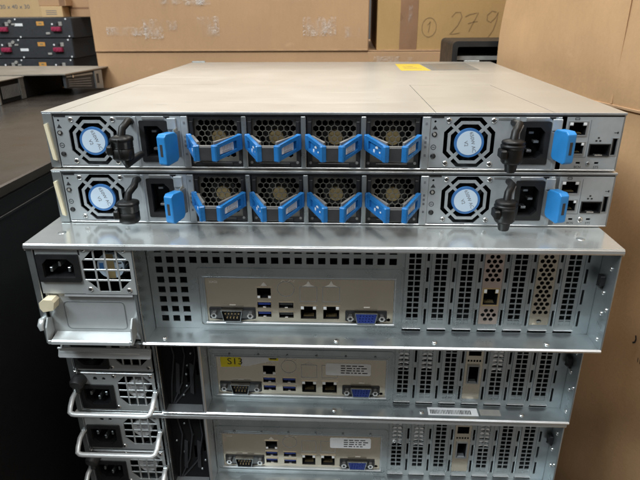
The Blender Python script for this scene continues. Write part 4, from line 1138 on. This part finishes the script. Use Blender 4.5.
# black servers standing behind, seen from their cabled side
BY = 950.0
for k in range(3):
    z1 = 59.0 - k * 46.0
    lab = ('topmost black server of the far stack, under the small pale boxes', 'middle black server of the far stack at top left', 'bottom black server of the far stack, just above the zinc-lidded device')[k]
    t = thing('black_server', lab, 'server', (-0.640 - 0.006 * k, BY * MM, (z1 - 45.4) * MM), 0.0, 'black servers stacked in the background')
    b = MB(); b.box(-440, 0, 0, 480, 0, 45.0, M['darkpanel'], 0.8); b.build('chassis', t)
    b = MB(); b.box(-438, -1, -1.4, 0.2, 1.2, 44, M['darkpanel'], 0.4); b.build('rear_panel', t)
    sh = 4 * k
    for x in (-168 + sh, -38 + 2 * k):
        q = MB(); q.box(x - 11, x + 11, -9, -1.2, 15, 25, M['magenta'], 0.8)
        for s in (-8, 0, 8): q.box(x + s - 2.6, x + s + 2.6, -10.2, -8.5, 17, 22, M['magenta'], 0.6)
        q.build('connector', t)
        q = MB(); q.box(x - 1, x + 6, -3, -1, 29, 34, M['black'], 0.4); q.box(x + 6, x + 14, -3.4, -1, 27, 36, M['dust'], 0.8); q.cyl((x - 10, -1, 31), (x - 10, -2.4, 31), 2.2, M['white'], n=10)
        q.box(x - 28, x - 18, -4, -1, 8, 13, M['dust'], 1.2)
        q.build('indicator', t)
    q = MB(); q.box(-86, -68, -1.9, -1.3, 28, 37, M['orange'], 0.05); q.box(-81, -73, -2.0, -1.8, 30.5, 34.5, M['brass'], 0.02); q.build('sticker', t, 'orange sticker')
    if k < 2:
        q = MB(); q.box(-140 + 9 * k, -120 + 9 * k, -1.9, -1.3, 27 - 10 * k, 33 - 10 * k, M['white'], 0.05); q.build('sticker', t, 'white sticker')
    q = MB()
    q.tube([(-150 + sh, -1.2, 37), (-150 + sh, -4, 37)], [4.2, 3.6], M['dust'], 12); q.box(-147 + sh, -138 + sh, -3, -1, 29, 33, M['dust'], 0.6)
    q.build('knob', t)
    for sx, sz in ((-136, 42), (-130, 3), (-14, 42), (-11, 4)):
        q = MB(); q.cyl((sx + sh, -1.2, sz), (sx + sh, -2.2, sz), 1.9, M['white'], n=10); q.build('screw', t)

far = carton('cardboard_box', 'pale far carton printed with its size, at the top left corner', -1350, -640, 1300, 1700, -810, 330, M['card_pale'])
q = MB(); q.text('30 x 40 x 30', 22, 896, 15.5, -0.6, M['greyink'], 0, th=0.2, sx=1.15); q.build('printed_size', far)
pk = thing('small_box', 'small cream packet lying on the topmost black server', 'small box', (-0.692, 0.965, 0.0595))
b = MB(); b.box(-26, 26, 0, 90, 0.2, 24, M['card_pale'], 0.8); b.build('packet_body', pk)
b = MB()
for k in range(3): b.box(-14, 12, -0.4, 0.1, 6 + 4 * k, 7.2 + 4 * k, M['greyink'], 0)
b.build('printed_lines', pk)
pk = thing('small_box', 'brown packet lying on top of the small cream packet', 'small box', (-0.688, 0.968, 0.0838))
b = MB(); b.box(-34, 32, 0, 96, 0.2, 22, M['card'], 0.8); b.build('packet_body', pk)
b = MB(); b.box(16, 30, -0.5, 96.3, 0.1, 22.4, M['tape'], 0.1); b.build('tape_band', pk)
pk = thing('small_box', 'dull brown box beside the cream packet on the far black server', 'small box', (-0.62, 1.00, 0.0595))
b = MB(); b.box(-44, 60, 0, 120, 0.2, 40, M['card'], 0.8); b.build('packet_body', pk)
b = MB(); b.box(-44.3, 60.3, -0.4, 60, 18, 22, M['tape'], 0.1); b.build('tape_band', pk)

# black case behind the right rear corner of the switches
ca = thing('equipment_case', 'black open-fronted equipment case behind the far right corner of the top switch', 'equipment case', (0.245, 0.482, -0.0875))
b = MB()
out = rrect(-74, 76, 0.5, 113, 7)
b.plate(out, [rrect(-66, 68, 8, 105, 3)], 0, 120, M['black'])
b.plate(rrect(-72, 74, 2, 111, 6), [], 118, 119.5, M['black_matte'])
b.build('case_shell', ca)
b = MB(); b.box(-66, 68, 10, 112, 84.5, 91.0, M['dust'], 0.8); b.build('shelf', ca)
b = MB(); b.box(-60, 60, 30, 110, 9, 80, M['black'], 2); b.build('inner_drawer', ca)

# plinth carrying the stack, below the picture
pt = thing('equipment_plinth', 'black plinth under the lowest server of the stack', 'plinth', (-0.0085, 0.02, -0.81))
b = MB(); b.box(-212, 212, 0, 560, 30, 456, M['blackmetal'], 3); b.build('plinth_body', pt)
b = MB(); b.box(-216, 216, -4, 566, 0, 29, M['black'], 2); b.build('base', pt)

# floor
b = MB(); b.box(-6000, 6000, -6000, 6000, -822, -811, M['floor'], 0)
fl = b.build('floor'); fl['kind'] = 'structure'

# ------------------------------------------------------------------ light
w = bpy.data.worlds.new('World'); S.world = w; w.use_nodes = True
nt = w.node_tree; bg = nt.nodes['Background']
tc = nt.nodes.new('ShaderNodeTexCoord'); sep = nt.nodes.new('ShaderNodeSeparateXYZ')
nt.links.new(tc.outputs['Generated'], sep.inputs[0])
rp = ramp(nt, maprange(nt, sep.outputs['Z'], -1, 1, 0, 1), [(0.0, (0.02, 0.019, 0.018)), (0.18, (0.05, 0.046, 0.04)), (0.33, (0.15, 0.138, 0.115)), (0.44, (0.08, 0.08, 0.08)), (0.54, (0.20, 0.208, 0.22)), (0.75, (0.26, 0.265, 0.27)), (1.0, (0.36, 0.36, 0.36))])
wn = noise_node(nt, 2.3, 3, 0.5, tc.outputs['Generated'])
wr = ramp(nt, wn.outputs['Fac'], [(0.36, (0.30, 0.32, 0.36)), (0.47, (0.75, 0.78, 0.82)), (0.53, (1.25, 1.15, 0.98)), (0.64, (2.3, 2.2, 2.05))])
wm = nt.nodes.new('ShaderNodeMix'); wm.data_type = 'RGBA'; wm.blend_type = 'MULTIPLY'; wm.inputs[0].default_value = 1.0
nt.links.new(rp.outputs['Color'], wm.inputs[6]); nt.links.new(wr.outputs['Color'], wm.inputs[7])
nt.links.new(wm.outputs[2], bg.inputs['Color'])
bg.inputs['Strength'].default_value = 0.8

def area(name, loc, target, sx, sy, power, col):
    l = bpy.data.lights.new(name, 'AREA'); l.shape = 'RECTANGLE'; l.size = sx; l.size_y = sy; l.energy = power; l.color = col
    o = bpy.data.objects.new(name, l); COL.objects.link(o); o.location = loc
    o.rotation_euler = (Vector(target) - Vector(loc)).to_track_quat('-Z', 'Y').to_euler()
    return o
area('overhead_light', (-1.0, -0.72, 1.25), (0.1, 0.0, 0), 1.2, 0.2, 33, (0.86, 0.955, 1.0))  # added key light, hung low at the left so lower parts fall darker
area('overhead_light', (0.1, -0.05, 2.0), (0.2, 0.0, 0), 1.8, 0.2, 36, (1.0, 0.97, 0.92))
area('overhead_light', (-0.5, 2.6, 2.0), (-0.4, 1.2, 0), 2.4, 0.5, 46, (1.0, 0.95, 0.86))  # added behind the stack to brighten the switch lid
area('overhead_light', (0.1, -1.3, 2.3), (0.1, -0.2, 0), 2.4, 0.3, 16, (0.94, 0.97, 1.0))

# ------------------------------------------------------------------ camera
cam = bpy.data.cameras.new('camera'); co = bpy.data.objects.new('camera', cam); COL.objects.link(co)
Rv = Vector((0.998523722371967, 0.05387592608598879, -0.0069108934884077105))
Uv = Vector((-0.014253407166350488, 0.3826660547736877, 0.9237767754755968))
Fv = Vector((-0.05241389362164645, 0.9223145207098921, -0.38286904894898544))
m = Matrix((Rv, Uv, -Fv)).transposed().to_4x4()
m.translation = Vector((0.018314811, -0.416123, 0.069918372))
co.matrix_world = m
cam.sensor_width = 36; cam.lens = 553.7337 / 640 * 36
cam.clip_start = 0.02; cam.clip_end = 60
cam.dof.use_dof = True; cam.dof.focus_distance = 0.44; cam.dof.aperture_fstop = 22
S.camera = co
S.view_settings.view_transform = 'Standard'; S.view_settings.look = 'None'
S.view_settings.gamma = 1; S.view_settings.exposure = 0.03
